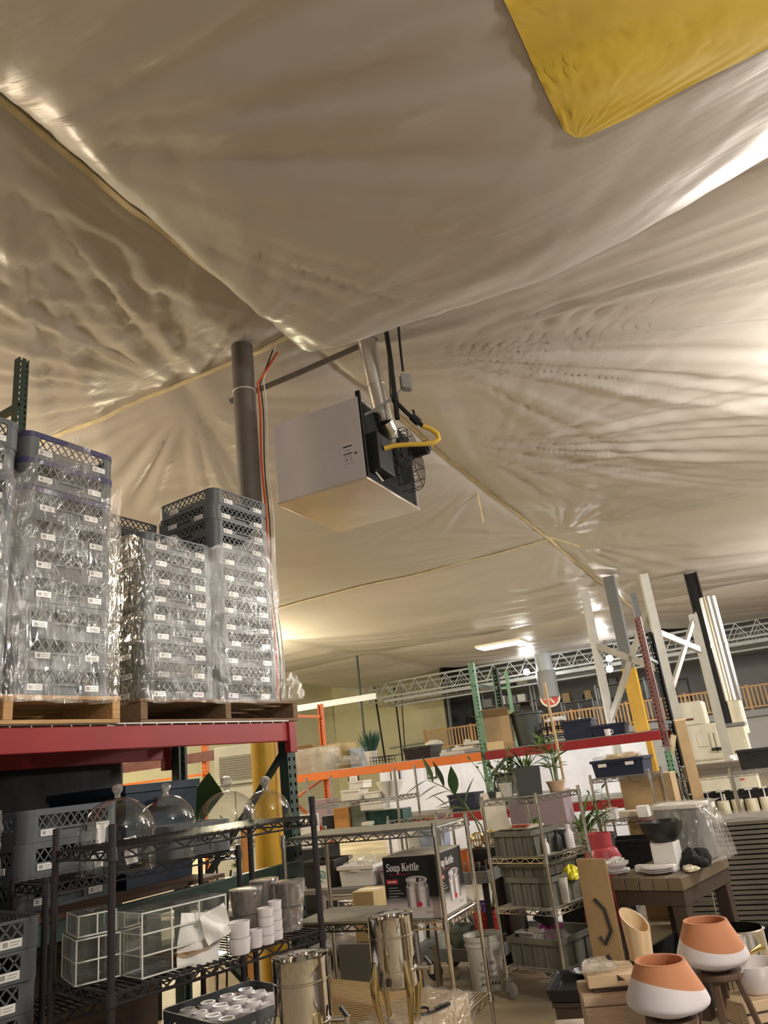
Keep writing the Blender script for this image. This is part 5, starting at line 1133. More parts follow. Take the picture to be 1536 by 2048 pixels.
# ---- propane tank
pr_ = AZ(1213, 6.75, .60); t = thing('propane_tank', 'red propane tank standing left of the wooden table', 'gas tank', (pr_.x,pr_.y,.40), 0)
part(t, 'tank_body', MB().lathe([(0,0),(.12,.02),(.15,.07),(.152,.2),(.15,.33),(.12,.40),(.05,.43),(0,.43)], 28), 'tank_red'); part(t, 'collar', MB().lathe([(.085,.39),(.095,.40),(.095,.52),(.088,.52),(.085,.40)], 20), 'tank_red'); part(t, 'foot_ring', MB().lathe([(.10,-.03),(.105,-.03),(.105,.03),(.1,.03)], 20), 'tank_red'); part(t, 'valve', MB().cyl((0,0,.42),(0,0,.49),.025,n=10), 'brass_leg')
mat('tank_red', (.42,.06,.075), .35)
solo('tank_plinth', 'grey plinth under the red propane tank', 'plinth', MB().box(-.17,.17,-.17,.17,0,.33).box(-.19,.19,-.19,.19,.33,.368), 'grey_plastic', (pr_.x,pr_.y,0), BA)
# large planters with long leaves behind
plant('long leaved plant in a beige pot behind the cart', AZ(1175,7.7,.62), 'tuft', .2, 22, .14, 1.4, .36, (.13,.24,'cream_paint',False), 13, ('leaf_c','leaf_a')); solo('plant_stand', 'beige plinth under the long leaved plant', 'stand', MB().box(-.16,.16,-.16,.16,0,.58).box(-.18,.18,-.18,.18,.58,.618), 'kraft', AZ(1175,7.7,0), BA)
# ---- brown board with sprayed letters, red stool
t = thing('cardboard_sheet', 'tall brown cardboard sheet with black sprayed strokes beside the table', 'cardboard', AZ(1238,5.45,0), ka)
part(t, 'sheet', MB().box(-.11,.11,0,.02,0,.90), 'kraft', .002); part(t, 'sprayed_stroke', MB().tube([(-.02,-.001,.66),(.04,-.001,.60),(.06,-.001,.48),(.0,-.001,.40),(-.03,-.001,.44)], .012, 6).tube([(-.0,-.001,.34),(.05,-.001,.24),(.07,-.001,.14)], .012, 6), 'print_black')
t = thing('red_stool', 'dark red stool between the cart and the table', 'stool', AZ(1226,6.45,0), ka)
part(t, 'seat', MB().cyl((0,0,.58),(0,0,.61),.14,n=24), 'dark_red', .004)
for k in range(4): a = k*PI/2+.4; part(t, 'leg', MB().tube([(math.cos(a)*.1,math.sin(a)*.1,.58),(math.cos(a)*.16,math.sin(a)*.16,0)], .016, 8), 'dark_red')
# ================================================================ WOODEN TABLE AND WHAT STANDS ON IT
ta = rad(-40); tc_ = P(1362, 1756, 5.15); zT = tc_.z; TL, TD = .48, .86
def TB(x, y, z): return Vector((tc_.x+math.cos(ta)*x-math.sin(ta)*y, tc_.y+math.sin(ta)*x+math.cos(ta)*y, z))   # x to the left is negative
t = thing('wooden_table', 'heavy dark wooden table with a worn plank top', 'table', (tc_.x,tc_.y,0), ta)
for k in range(5): part(t, 'top_plank', MB().box(-TL+k*TL/5+.002,-TL+(k+1)*TL/5-.002,0,TD,zT-.075,zT), 'table_top', .004)
part(t, 'apron', MB().box(-TL+.01,-.01,.01,.05,zT-.16,zT-.075), 'table_wood'); part(t, 'apron', MB().box(-.05,-.01,.05,TD-.01,zT-.16,zT-.075), 'table_wood'); part(t, 'apron', MB().box(-TL+.01,-TL+.05,.05,TD-.01,zT-.16,zT-.075), 'table_wood')
for x in (-TL+.05, -.06):
    for y in (.06, TD-.06): part(t, 'leg', MB().box(x-.045,x+.045,y-.045,y+.045,0,zT-.075), 'table_wood', .006)
z = zT+.001
def plate(label, c, r, k=0, group='white plates on the table'):
    t = thing('plate', label, 'plate', c, 0, group); part(t, 'plate_body', MB().lathe([(0,0),(r*.6,0),(r*.7,.004),(r,.016),(r*1.0,.019),(r*.68,.009),(0,.007)], 32), 'porcelain'); part(t, 'foot_ring', MB().lathe([(r*.5,-.0),(r*.55,-.0),(r*.55,.002),(r*.5,.002)], 24), 'porcelain')
pa = PZ(1240, 1750, z); pb_ = PZ(1323, 1748, z)
for k in range(3): plate('white plate, %s of the right pile on the table' % ('bottom','middle','top')[k], (pb_.x,pb_.y+.04,z+k*.011), .105)
for k in range(2): plate('white plate, %s of the left pile on the table' % ('bottom','top')[k], (pa.x,pa.y+.06,z+k*.011), .088)
t = thing('bowl', 'white bowl with tangled white cord on the left plates', 'bowl', (pa.x,pa.y+.06,z+.03), 0); part(t, 'bowl_body', MB().lathe([(0,0),(.04,0),(.085,.03),(.088,.045),(.082,.045),(.04,.008),(0,.008)], 28), 'porcelain')
r_ = random.Random(3); part(t, 'tangled_cord', MB().tube([(.05*math.cos(q*7.3)*math.sin(q*2.1), .05*math.sin(q*6.1), .045+.02*math.sin(q*9)) for q in np.linspace(0, 6, 120)], .006, 5), 'label_white')
t = carton('white carton standing on the table under the black bowl', TB(-.20,.33,z), ta, .16, .12, .17, 'label_white')
solo('white_board', 'flat white board lying on the table before the white carton', 'board', MB().box(-.14,.13,-.03,.03,0,.045), 'label_white', TB(-.24,.21,z), ta, bevel=.004)
t = thing('black_bowl', 'wide black bowl balanced on the white carton', 'bowl', TB(-.20,.33,z+.178), 0); part(t, 'bowl_body', MB().lathe([(0,0),(.08,0),(.11,.03),(.135,.075),(.142,.12),(.137,.12),(.125,.07),(.10,.03),(0,.012)], 36), 'black_plastic'); part(t, 'foot_ring', MB().lathe([(.07,-.006),(.08,-.006),(.08,.002),(.07,.002)], 24), 'black_plastic')
t = thing('wrapped_box', 'large grey box under clear plastic sheeting on the table', 'box', TB(-.14,.72,z), ta)
part(t, 'box_body', MB().box(-.22,.10,-.12,.12,0,.34), 'grey_plastic', .008); part(t, 'white_lid', MB().box(-.23,.11,-.13,.13,.34,.37), 'foam_white', .006)
def drape(s, q):
    x = -.25+.46*s; zz = .378; y = -.15
    fold = .018*math.sin(s*38)+.012*math.sin(s*71+q*6)
    if q < .35: return (x, .15-(q/.35)*.30, zz+.006*math.sin(s*19+q*20))
    d = (q-.35)/.65; return (x+.04*d*math.sin(s*5), -.15-.03*d+fold*d*1.5-.05*d*d, zz-d*.36)
def drape2(s, q):
    y = .15-.30*s; fold = .02*math.sin(s*30)+.012*math.sin(s*57+q*5); d = q
    return (.12+.07*d+fold*d+.03*math.sin(d*3), y-.03*d, .378-d*.37)
part(t, 'plastic_sheeting', MB().sheet(drape, 50, 26).sheet(drape2, 40, 20), 'film_soft')
wad('black folded cloth on the table beside the white carton', TB(-.03,.36,z+.04), (.09,.12,.07), 60, 'cloth_black', 'cloth', 'cloth', .35); mat('cloth_black', (.012,.012,.014), .9)
wad('cream work glove lying at the table edge', TB(-.02,.22,z+.015), (.045,.07,.022), 61, 'cream_paint', 'glove', 'work_glove', .35)
# under the table: trays, crates, wire grid
for k, (x, y, z0, w_, d_, h_, lb) in enumerate(((-.25,.45,0,.36,.5,.30,'black tote on the floor under the wooden table'),(.35,.25,0,.5,.40,.42,'large black latched crate in front of the grey sheet stack'),(.72,.62,0,.34,.36,.36,'second black crate beside the grey sheet stack'))):
    c = TB(x,y,z0); t = tote(lb, c, ta+.15*k, w_, d_, h_, 'black_plastic', .012)
    for q in (-.3,.3): part(t, 'latch', MB().box(w_*q-.02,w_*q+.02,-d_/2-.03,-d_/2-.01,h_*.75,h_), 'chrome_dull')
t = thing('wire_grid', 'chrome wire grid rack standing under the wooden table', 'wire grid', TB(-.12,.5,.302), ta); mb = MB()
for k in range(7): mb.bar((-.09,0,.02+k*.045),(.09,0,.02+k*.045),.007)
part(t, 'rungs', mb, 'chrome'); [part(t, 'side_wire', MB().bar((x,0,0),(x,0,.31),.007), 'chrome') for x in (-.09,.09)]
# ================================================================ STACKS OF GREY SHEETS
mat('sheet_metal', (.23,.215,.19), .42, metal=.35, var=.25, scale=4); mat('sheet_metal_b', (.34,.32,.27), .40, metal=.3, var=.2, scale=4)
sa = rad(-25); s0 = PZ(1405, 1865, 0)
def sheets(origin, n, L, D, z0, t0, nm, mt, jit=.012, seed=1, tilt=0):
    r = random.Random(seed); me_ = MB().box(0,L,0,D,0,t0*.70).mesh('sheet'); 
    for k in range(n):
        p = origin+Vector((r.uniform(-jit,jit), r.uniform(-jit,jit), z0+k*t0))
        lb = '%s grey sheet from the bottom of the %s' % (ORDN[k], nm)
        solo('flat_sheet', lb, 'sheet', me_, mt, p, sa+r.uniform(-.01,.01), group='sheets of the %s' % nm)
big = AZ(1395, 7.0, 0)
sheets(big, 24, 1.3, .7, .0, .037, 'big near stack at the right edge', 'sheet_metal', .014, 1)
bk = AZ(1375, 8.15, 0); sheets(bk, 10, .72, .45, .52, .026, 'left bundle behind the big stack', 'sheet_metal_b', .01, 2)
bk2 = AZ(1466, 7.82, 0); sheets(bk2, 11, .8, .45, .52, .026, 'right bundle behind the big stack', 'sheet_metal_b', .01, 3)
solo('bundle_trestle', 'dark trestle carrying the sheet bundles behind the big stack', 'trestle', MB().box(0,1.5,.05,.13,.42,.518).box(0,1.5,.32,.40,.42,.518).box(.1,.18,.05,.40,0,.42).box(1.3,1.38,.05,.40,0,.42), 'table_wood', bk, sa)
solo('film_cover', 'clear film lying over the top of the big sheet stack', 'stretch film', MB().sheet(lambda s, q: (big.x+math.cos(sa)*(s*1.25)-math.sin(sa)*(q*.68), big.y+math.sin(sa)*(s*1.25)+math.cos(sa)*(q*.68), 24*.037+.012+.01*math.sin(s*17+q*9)), 40, 30), 'film_soft')
# ================================================================ DISPLAY TABLE IN FRONT: PLANTERS, STOOLS, WOODEN WARE
zD = .67
dt = PZ(1180, 2046, zD); da = rad(-14)
t = thing('display_table', 'low steel display table at the lower right carrying the planters', 'table', (.38,2.95,0), rad(-8))
part(t, 'table_top', MB().box(.25,1.5,-1.0,.08,zD-.03,zD), 'steel_top', .006); mat('steel_top', (.42,.39,.36), .28, metal=.9)
for x in (.29, 1.45):
    for y in (-.95, .03): part(t, 'leg', MB().cyl((x,y,0),(x,y,zD-.03),.02,n=10), 'chrome_dull')
mat('stool_wood', (.13,.075,.045), .5, var=.25, scale=6, stretch=(8,8,1))
def stool(label, c, h, r, rz):
    t = thing('plant_stool', label, 'stool', c, rz, 'small dark plant stools'); part(t, 'seat', MB().lathe([(0,h-.02),(r*.95,h-.02),(r,h-.015),(r,h-.004),(r*.96,h),(0,h)], 28), 'stool_wood')
    for k in range(4):
        a = k*PI/2+.5; part(t, 'leg', MB().bar((math.cos(a)*r*.7,math.sin(a)*r*.7,h-.02),(math.cos(a)*r*1.15,math.sin(a)*r*1.15,0),.022,.018), 'stool_wood', .003)
def planter(label, c, R_, H, rz):
    # flared white belly with a sloping terracotta collar
    t = thing('planter', label, 'planter', c, rz, 'two-tone planters'); prof = [(.0,0),(.36,0),(.42,.02),(.62,.09),(.88,.17),(.985,.24),(1.0,.29),(.985,.34),(.94,.44),(.84,.62),(.71,.84),(.62,1.0)]
    def rr(z): return float(np.interp(z, [p[1] for p in prof[1:]], [p[0] for p in prof[1:]]))
    def cut(a): return .60+.155*math.cos(a)
    n = 56
    part(t, 'white_belly', MB().lathe([(0,0),(R_*.36,0)], n).sheet(lambda s, q: (lambda a, zz: (R_*rr(zz)*math.cos(a), R_*rr(zz)*math.sin(a), H*zz))(s*2*PI, q*cut(s*2*PI)), n+1, 22), 'terracotta_white', label='white painted lower part')
    part(t, 'terracotta_collar', MB().sheet(lambda s, q: (lambda a, zz: (R_*rr(zz)*math.cos(a), R_*rr(zz)*math.sin(a), H*zz))(s*2*PI, cut(s*2*PI)+(1-cut(s*2*PI))*q), n+1, 14).lathe([(R_*.62,H),(R_*.615,H+.004),(R_*.55,H+.004),(R_*.54,H),(R_*.60,H*.8),(R_*.76,H*.5),(R_*.5,H*.12),(0,H*.12)], n), 'terracotta', label='bare terracotta upper part')
s1_ = AZ(1342, 2.55, .80); st_h = .145
p1 = P(1342, 2030, 2.55); stool('small dark stool under the front planter', (p1.x,p1.y,zD+.001), p1.z-zD-.002, .075, .2); planter('front two-tone planter, white below and terracotta above', (p1.x,p1.y,p1.z), .119, .138, rad(195))
p2 = P(1432, 1938, 2.92); stool('small dark stool under the rear planter', (p2.x,p2.y,zD+.001), p2.z-zD-.002, .085, .6); planter('rear two-tone planter leaning its terracotta collar to the right', (p2.x,p2.y,p2.z), .118, .145, rad(115))
# slanted wooden vase on blocks
bl = AZ(1235, 2.85, .60); ba_ = rad(-6)
vb = P(1240, 2048, 2.75)
t = thing('wooden_box', 'pale wooden box at the lower edge under the wooden block', 'box', (vb.x,vb.y+.02,0), ba_); h0 = P(1240,1978,2.75).z
part(t, 'box_body', MB().box(-.10,.08,-.07,.12,.0,h0-.03), 'pale_wood_b', .004); part(t, 'box_lid', MB().box(-.103,.083,-.073,.123,h0-.028,h0), 'pale_wood_b', .004); mat('pale_wood_b', (.52,.38,.27), .6, var=.15, scale=7, stretch=(2,10,10)); mat('block_wood', (.66,.49,.31), .55, var=.2, scale=6, stretch=(2,12,2))
h1 = P(1235,1935,2.80).z
t = thing('wooden_block', 'pale wooden block with a dark base strip on the wooden box', 'block', (vb.x,vb.y+.03,h0+.001), ba_); part(t, 'block_body', MB().box(-.075,.085,-.055,.10,.012,h1-h0), 'block_wood', .003); part(t, 'dark_strip', MB().box(-.06,.083,-.05,.095,0,.012), 'table_wood'); part(t, 'brand_mark', MB().prism([(0,0),(.022,.0),(.0,.016)], 0, .001), 'table_wood', loc=(.02,-.0565,.03)).rotation_euler = (PI/2,0,0)
wad('clear bag of small steel parts on the wooden block', (vb.x-.035,vb.y+.02,h1+.018), (.05,.04,.02), 70, 'film_tight', 'bag', 'parts_bag')
vz = h1+.002; vv = AZ(1281, 2.86, vz); mat('vase_wood', (.74,.56,.34), .45, var=.18, scale=5, stretch=(9,9,.8))
t = thing('wooden_vase', 'pale wooden vase with a slanted top', 'vase', (vv.x+.005,vv.y,vz), 0)
def vase(rb, rt, lean, inner=1.0):
    def f(s, q):
        a = s*2*PI; zt_ = .118+.032*math.cos(a-rad(125)); zz = q*zt_; r = (rb+(rt-rb)*q)*inner; return (r*math.cos(a)+lean*zz, r*math.sin(a), zz)
    return f
part(t, 'vase_wall', MB().sheet(vase(.038,.046,-.0), 41, 14).sheet(vase(.038,.046,-.0,.88), 41, 14).sheet(lambda s, q: tuple(Vector(vase(.038,.046,-.0)(s,1)).lerp(Vector(vase(.038,.046,-.0,.88)(s,1)), q)), 41, 2), 'vase_wood'); part(t, 'vase_base', MB().cyl((0,0,0),(0,0,.012),.040,n=28), 'vase_wood')
# black tray with a bowl, beige lid, white bowls and a knife block at the right edge
tr = PZ(1175, 1985, .42); t = thing('black_tray', 'large black tray on a crate behind the wooden box', 'tray', tr, rad(-18)); part(t, 'tray_body', MB().tray(-.16,.20,-.16,.18,0,.06,.012,.02), 'black_plastic', .006); part(t, 'tray_divider', MB().box(-.02,.0,-.15,.17,.01,.05), 'black_plastic')
t = thing('black_bowl', 'black bowl lying in the large black tray', 'bowl', tr+Vector((.04,.08,.02)), 0); part(t, 'bowl_body', MB().lathe([(0,0),(.05,0),(.09,.05),(.095,.06),(.088,.06),(.045,.008),(0,.008)], 28), 'black_plastic'); part(t, 'rim', MB().lathe([(.09,.056),(.1,.058),(.1,.064),(.09,.064)], 28), 'black_plastic')
solo('tray_crate', 'dark crate under the large black tray', 'crate', MB().box(-.15,.19,-.15,.17,0,.40).box(-.16,.2,-.16,.18,.40,.418), 'table_wood', tr.xy.to_3d(), rad(-18))
bz = PZ(1165, 2036, .66); t = thing('beige_cooler', 'beige box with a glossy lid at the bottom edge', 'box', (bz.x-.01,bz.y-.17,0), rad(-10)); part(t, 'lid', MB().box(-.13,.135,-.2,.18,.63,.66), 'beige_gloss', .02); part(t, 'box_body', MB().box(-.12,.125,-.19,.17,0,.63), 'beige_gloss', .01); part(t, 'lid_handle', MB().tube([(.02,.18,.645),(.02,.20,.655),(.1,.20,.655),(.1,.18,.645)], .006, 6), 'chrome_dull'); mat('beige_gloss', (.60,.52,.45), .25)
t = thing('steel_pot', 'steel pot behind the white bowl at the right edge', 'pot', AZ(1505,3.3,zD+.001), 0); part(t, 'pot_wall', MB().lathe([(0,0),(.085,0),(.09,.005),(.09,.20),(.094,.204),(.086,.204),(.085,.01),(0,.01)], 30), 'mirror_steel'); part(t, 'rim', MB().lathe([(.09,.2),(.097,.203),(.09,.206)], 30), 'mirror_steel')
t = thing('white_bowl', 'white bowl with golden spoons at the right edge', 'bowl', AZ(1512,3.02,zD+.07), 0); part(t, 'bowl_body', MB().lathe([(0,0),(.05,0),(.085,.05),(.09,.09),(.085,.09),(.05,.01),(0,.01)], 28), 'porcelain')
for k in range(3): part(t, 'gold_spoon', MB().tube([(-.06+.02*k,-.02+.03*k,.08),(.0,.0,.11),(.06,.02-.02*k,.13)], .005, 6).lathe([(0,-.006),(.022,0),(.02,.004),(0,.0)], 14, c=(-.07+.02*k,-.02+.03*k,.085)), 'gold')
t = thing('knife_block', 'brown wooden block under the white bowl at the right edge', 'block', AZ(1510,3.0,zD+.001), .2); part(t, 'block_body', MB().box(-.09,.09,-.07,.07,0,.067), 'block_wood', .004); part(t, 'dark_slot', MB().box(-.07,.07,-.072,-.07,.03,.036), 'table_wood')
for k, (px, Y, lb) in enumerate(((1318,2.42,'white cup at the bottom edge left of the front stool'),(1300,2.75,'small white dish beside the front planter'),(1420,2.72,'white dish between the two planters'))):
    t = thing('small_dish', lb, 'dish', AZ(px,Y,zD+.001), 0); part(t, 'dish_body', MB().lathe([(0,0),(.025,0),(.04,.03),(.042,.045),(.038,.045),(.022,.006),(0,.006)], 22), 'porcelain'); part(t, 'foot_ring', MB().lathe([(.018,0),(.026,0),(.026,.004)], 18), 'porcelain')
# ================================================================ BACKGROUND: ROOF JOISTS, MEZZANINE, WALL SERVICES
for nm, c, r, mtl in (('joist_white',(.44,.46,.46),.5,0),('mezz_wood',(.52,.30,.13),.6,0),('mezz_deck',(.30,.30,.30),.7,0),('far_dark',(.06,.065,.07),.6,0),('far_mid',(.20,.20,.20),.6,0),('white_enamel',(.72,.69,.56),.35,0),('ac_body',(.62,.62,.50),.5,0),('ac_grille',(.33,.31,.24),.7,0),('sign_red',(.55,.10,.10),.5,0),('panel_white',(.86,.87,.92),.6,0)):
    mat(nm, c, r, metal=mtl, var=.08, scale=4)
emis('bulb_glow', (1,.97,.92), 30); emis('panel_glow', (1,.98,.94), 14)
for k, u in enumerate((31.6, 33.6, 35.6, 37.2)):
    v0, v1 = -17.0, (18 if u < 37 else 9.0); o = UV(u, v1); L_ = v1-v0
    t = thing('roof_joist', 'open web steel roof joist beyond the sheet edge, %s row' % ('first','second','third','fourth')[k], 'roof joist', (o.x,o.y,0), BA, 'open web roof joists')
    part(t, 'top_chord', MB().box(0,L_,-.05,.05,5.42,5.50), 'joist_white'); part(t, 'bottom_chord', MB().box(0,L_,-.05,.05,4.80,4.86), 'joist_white'); n = int(L_/.75); mb = MB()
    for q in range(n): a, b = q*L_/n, (q+1)*L_/n; m_ = (a+b)/2; mb.bar((a,0,5.44),(m_,0,4.84),.035); mb.bar((m_,0,4.84),(b,0,5.44),.035)
    part(t, 'web_bars', mb, 'joist_white')
for k, (u, z) in enumerate(((31.9, 4.68), (33.0, 4.5))):
    o = UV(u, 16); solo('overhead_pipe', ('thick white pipe running below the first roof joist','thin white pipe running below the second roof joist')[k], 'pipe', MB().cyl((0,0,z),(30,0,z),(.09,.045)[k],n=12), 'joist_white', (o.x,o.y,0), BA)
# bright ceiling panel at the sheet
pl = PZ(1003, 1292, 5.0); t = thing('ceiling_light', 'bright rectangular ceiling light at the far end of the sheet', 'ceiling light', pl, BA)
part(t, 'light_housing', MB().box(-.78,.78,-.4,.4,.02,.10), 'white_enamel', .01); part(t, 'diffuser', MB().box(-.72,.72,-.35,.35,0,.02), 'panel_glow')
lamp('ceiling_light_lamp', pl-Vector((0,0,.06)), 320, (1,.98,.94), 1.3, 'AREA', pl-Vector((0,0,3)), .6)
# mezzanine with wooden balustrade
um = 34.0; vm0, vm1 = vE-.1, -14.0; o = UV(um, vm0); LM = vm0-vm1; zm = 2.25
def MZ(x, y, z): return Vector((o.x+math.cos(BA)*x-math.sin(BA)*y, o.y+math.sin(BA)*x+math.cos(BA)*y, z))
mo = Vector((o.x,o.y,0))
def MX(px, off, z): 
    d = ray(px, 1450); n_ = Vector((-math.sin(BA), math.cos(BA), 0)); a_ = Vector((math.cos(BA), math.sin(BA), 0)); k_ = (mo.dot(n_)+off)/d.dot(n_); return (d*k_-mo).dot(a_)
t = thing('mezzanine', 'mezzanine floor with a wooden balustrade at the back of the hall', 'mezzanine', mo, BA)
part(t, 'deck_slab', MB().box(0,LM,0,9,zm-.25,zm), 'mezz_deck'); part(t, 'top_rail', MB().box(0,LM,0,.09,zm+.88,zm+.95), 'mezz_wood'); part(t, 'bottom_rail', MB().box(0,LM,0,.07,zm+.08,zm+.14), 'mezz_wood')
bm = MB().box(-.03,.03,.015,.055,zm+.12,zm+.9).mesh('baluster')
for k in range(int(LM/.16)): part(t, 'baluster', bm, 'mezz_wood', loc=(k*.16+.05,0,0))
pmz = MB().box(-.05,.05,-.01,.09,zm,zm+1.0).mesh('newel_post')
for k in range(int(LM/2.4)+1): part(t, 'newel_post', pmz, 'mezz_wood', loc=(k*2.4+.05,0,0))
struct('wall_under', MB().add([tuple(MZ(x,y,z)) for z in (0,zm-.25) for x, y in ((0,.3),(LM,.3),(LM,.45),(0,.45))], [(3,2,1,0),(4,5,6,7),(0,1,5,4),(1,2,6,5),(2,3,7,6),(3,0,4,7)]), 'grey_wall')
struct('wall_mezz', MB().add([tuple(MZ(x,y,z)) for z in (zm,6.9) for x, y in ((0,8.6),(LM,8.6),(LM,8.8),(0,8.8))], [(3,2,1,0),(4,5,6,7),(0,1,5,4),(1,2,6,5),(2,3,7,6),(3,0,4,7)]), 'grey_wall')
r_ = random.Random(21)
def mshelf(label, px, off, w_, h_, n, seed):
    r = random.Random(seed); cnt = 0; x = MX(px, off, 3); b_ = MZ(x, off, zm); t = thing('storage_shelf', label, 'shelf unit', b_, BA)
    for a in (0, w_):
        for b in (0, .6): part(t, 'shelf_post', MB().box(a-.03,a+.03,b-.03,b+.03,0,h_), 'joist_grey')
    for k in range(n):
        z = .25+k*(h_-.3)/max(1,n-1); part(t, 'shelf_board', MB().box(-.03,w_+.03,-.03,.63,z-.04,z), 'far_mid'); 
        if k < n:
            q = .1
            while q < w_-.3:
                ww = r.uniform(.25,.6); hh = r.uniform(.15,.42)
                if q+ww > w_: break
                p = MZ(x+q, off+.08, zm+z+.002); mt = r.choice(('far_dark','far_dark','far_mid','kraft','black_plastic','pot_white'))
                oo = solo('stored_box', '%s box, %s stored on the %s' % ({'far_dark':'dark','far_mid':'grey','kraft':'brown','black_plastic':'black','pot_white':'pale'}[mt], ORDN[cnt], label), 'box', MB().box(0,ww,0,.4,0,hh*.8).box(-.01,ww+.01,-.01,.41,hh*.8,hh), mt, p, BA, 'boxes stored on the mezzanine shelves'); q += ww+r.uniform(.05,.3); cnt += 1
mshelf('dark shelf unit left of the round duct', 966, 1.2, 2.6, 2.5, 4, 1); mshelf('shelf unit behind the hanging fan duct', 1042, 3.0, 3.0, 1.6, 2, 2); mshelf('shelf unit right of the hanging fan duct', 1130, 2.2, 1.5, 1.5, 2, 3); mshelf('tall shelf unit behind the grey frame', 1205, 1.6, 2.2, 2.0, 3, 4)
# teal upright of a rack beside the dark shelf
t = thing('rack_upright', 'pair of thin teal rack uprights in front of the mezzanine', 'rack upright', P(1003,1450,20).xy.to_3d(), BA)
for x in (0, .35): part(t, 'upright', MB().box(x-.04,x+.04,-.03,.03,0,P(1000,1345,20).z), 'rack_teal')
part(t, 'brace', MB().bar((0,0,1.9),(.35,0,2.8),.05), 'rack_teal'); part(t, 'cross_bar', MB().bar((0,0,3.3),(.35,0,3.3),.05), 'rack_teal')
# hanging fan duct with a red disc
fd = P(1100, 1395, 30.5); ft = P(1082, 1300, 30.5); ft.z = 6.9; ft.x = fd.x; ft.y = fd.y; t = thing('fan_duct', 'big round grey fan duct with a red disc at its lower end', 'duct', (0,0,0))
part(t, 'duct_pipe', MB().cyl(ft, fd+Vector((0,0,1.05)), .33, n=24), 'joist_grey'); part(t, 'duct_collar', MB().cyl(fd+Vector((0,0,1.05)), fd, .39, n=24), 'far_mid')
dd = (Vector((-.15,-.8,-.55))).normalized(); part(t, 'red_disc', MB().cyl(fd+dd*.02, fd+dd*.06, .40, n=28), 'white_enamel'); part(t, 'disc_print', MB().cyl(fd+dd*.06, fd+dd*.065, .32, n=28), 'sign_red'); x_ = dd.cross(Vector((0,0,1))).normalized(); y_ = x_.cross(dd); mb = MB()
for k in range(3): a = k*2.09; mb.bar(fd+dd*.068, fd+dd*.068+(x_*math.cos(a)+y_*math.sin(a))*.26, .07, .006, dd)
part(t, 'fan_print', mb, 'white_enamel')
# bare bulb spotlights
for k, (px, py, lb) in enumerate(((1053,1344,'left spotlight of the pair under the roof by the fan duct'),(1092,1357,'right spotlight of the pair under the roof by the fan duct'),(1219,1317,'upper round lamp behind the grey frame'),(1219,1338,'lower round lamp behind the grey frame'))):
    p = P(px, py, 31.0 if px < 1150 else 29.0); t = thing('spotlight', lb, 'lamp', p, 0, 'small bright lamps under the far roof'); part(t, 'bulb', MB().lathe([(0,-.13),(.10,-.09),(.13,0),(.10,.09),(0,.13)], 16), 'bulb_glow'); part(t, 'lamp_holder', MB().cyl((0,0,.12),(0,0,.30),.07,n=10), 'black_steel'); part(t, 'suspension', MB().cyl((0,0,.2),(0,0,6.9-p.z),.012,n=6), 'black_steel')
lamp('spot_lamps', P(1070,1350,30.7), 30, (.95,.98,1), .15, 'POINT'); lamp('round_lamps', P(1219,1328,28.7), 22, (.95,.98,1), .15, 'POINT')
# unseen area lights added beyond the far rack to brighten the white partition
lamp('partition_fill', P(1115,1462,12.6), 11, (.90,.95,1), .5, 'AREA', P(1100,1560,16.5), .3)
lamp('partition_fill', P(760,1480,14.0), 8, (.90,.95,1), .5, 'AREA', P(760,1600,17.0), .3)
# white partition under the beams
tp_ = thing('white_partition', 'low white panelled partition behind the far pallet rack', 'partition', K(-1.2,5.2,0), BA)
for k in range(6):
    part(tp_, 'wall_panel', MB().box(k*.92,k*.92+.91,0,.05,0,1.66), 'panel_white', .003)
    part(tp_, 'batten', MB().box(k*.92-.02,k*.92+.02,-.02,0,0,1.66), 'panel_white')
part(tp_, 'top_rail', MB().box(0,5.52,-.03,.08,1.66,1.72), 'joist_white')
for px, pz_, w_, h_, lb in ((708,1.32,.20,.26,'black framed notice on the white partition, left one'),(866,1.38,.16,.24,'black framed notice on the white partition, middle one'),(792,1.36,.16,.24,'white framed notice on the white partition')):
    d = ray(px, 1560); n_ = Vector((-math.sin(BA), math.cos(BA), 0)); k_ = (FP.dot(n_)+5.15)/d.dot(n_); q = d*k_; t = thing('notice', lb, 'notice', (q.x,q.y,pz_), BA)
    part(t, 'frame', MB().box(-w_/2-.03,w_/2+.03,-.02,0,-.03,h_+.03), 'black_plastic'); part(t, 'sheet', MB().box(-w_/2,w_/2,-.024,-.02,0,h_), 'label_white'); mb = MB()
    for j in range(4): mb.box(-w_*.35,w_*(.35-.1*(j%2)),-.026,-.024,h_*(.25+.17*j),h_*(.31+.17*j))
    part(t, 'print', mb, 'print_grey')
# pipes and rods on the cream wall
def wallp(px, py): d = ray(px, py); return d*((37.5-.2)/d.dot(U))+Vector((0,0,EYE))
for k, (x0, y0, x1, y1, r, lb) in enumerate(((664,1398,671,1485,.05,'black pipe at the left of the cream wall'),(748,1375,772,1530,.05,'black pipe near the middle of the cream wall'),(788,1372,806,1525,.045,'black pipe right of the middle of the cream wall'),(658,1405,666,1500,.03,'thin white conduit at the left of the cream wall'),(802,1378,812,1530,.03,'thin grey conduit beside the right black pipe'))):
    solo('wall_pipe', lb, 'pipe', MB().tube([wallp(x0,y0), wallp(x1,y1)], r, 8), 'black_steel' if 'black' in lb else 'joist_white')
for k, (x0, y0, x1, y1, lb) in enumerate(((585,1480,640,1471,'short grey conduit across the left of the cream wall'),(780,1497,890,1479,'long grey conduit across the right of the cream wall'),(735,1520,870,1497,'lower grey conduit across the cream wall'))): solo('wall_conduit', lb, 'conduit', MB().tube([wallp(x0,y0), wallp(x1,y1)], .04, 8), 'joist_grey')
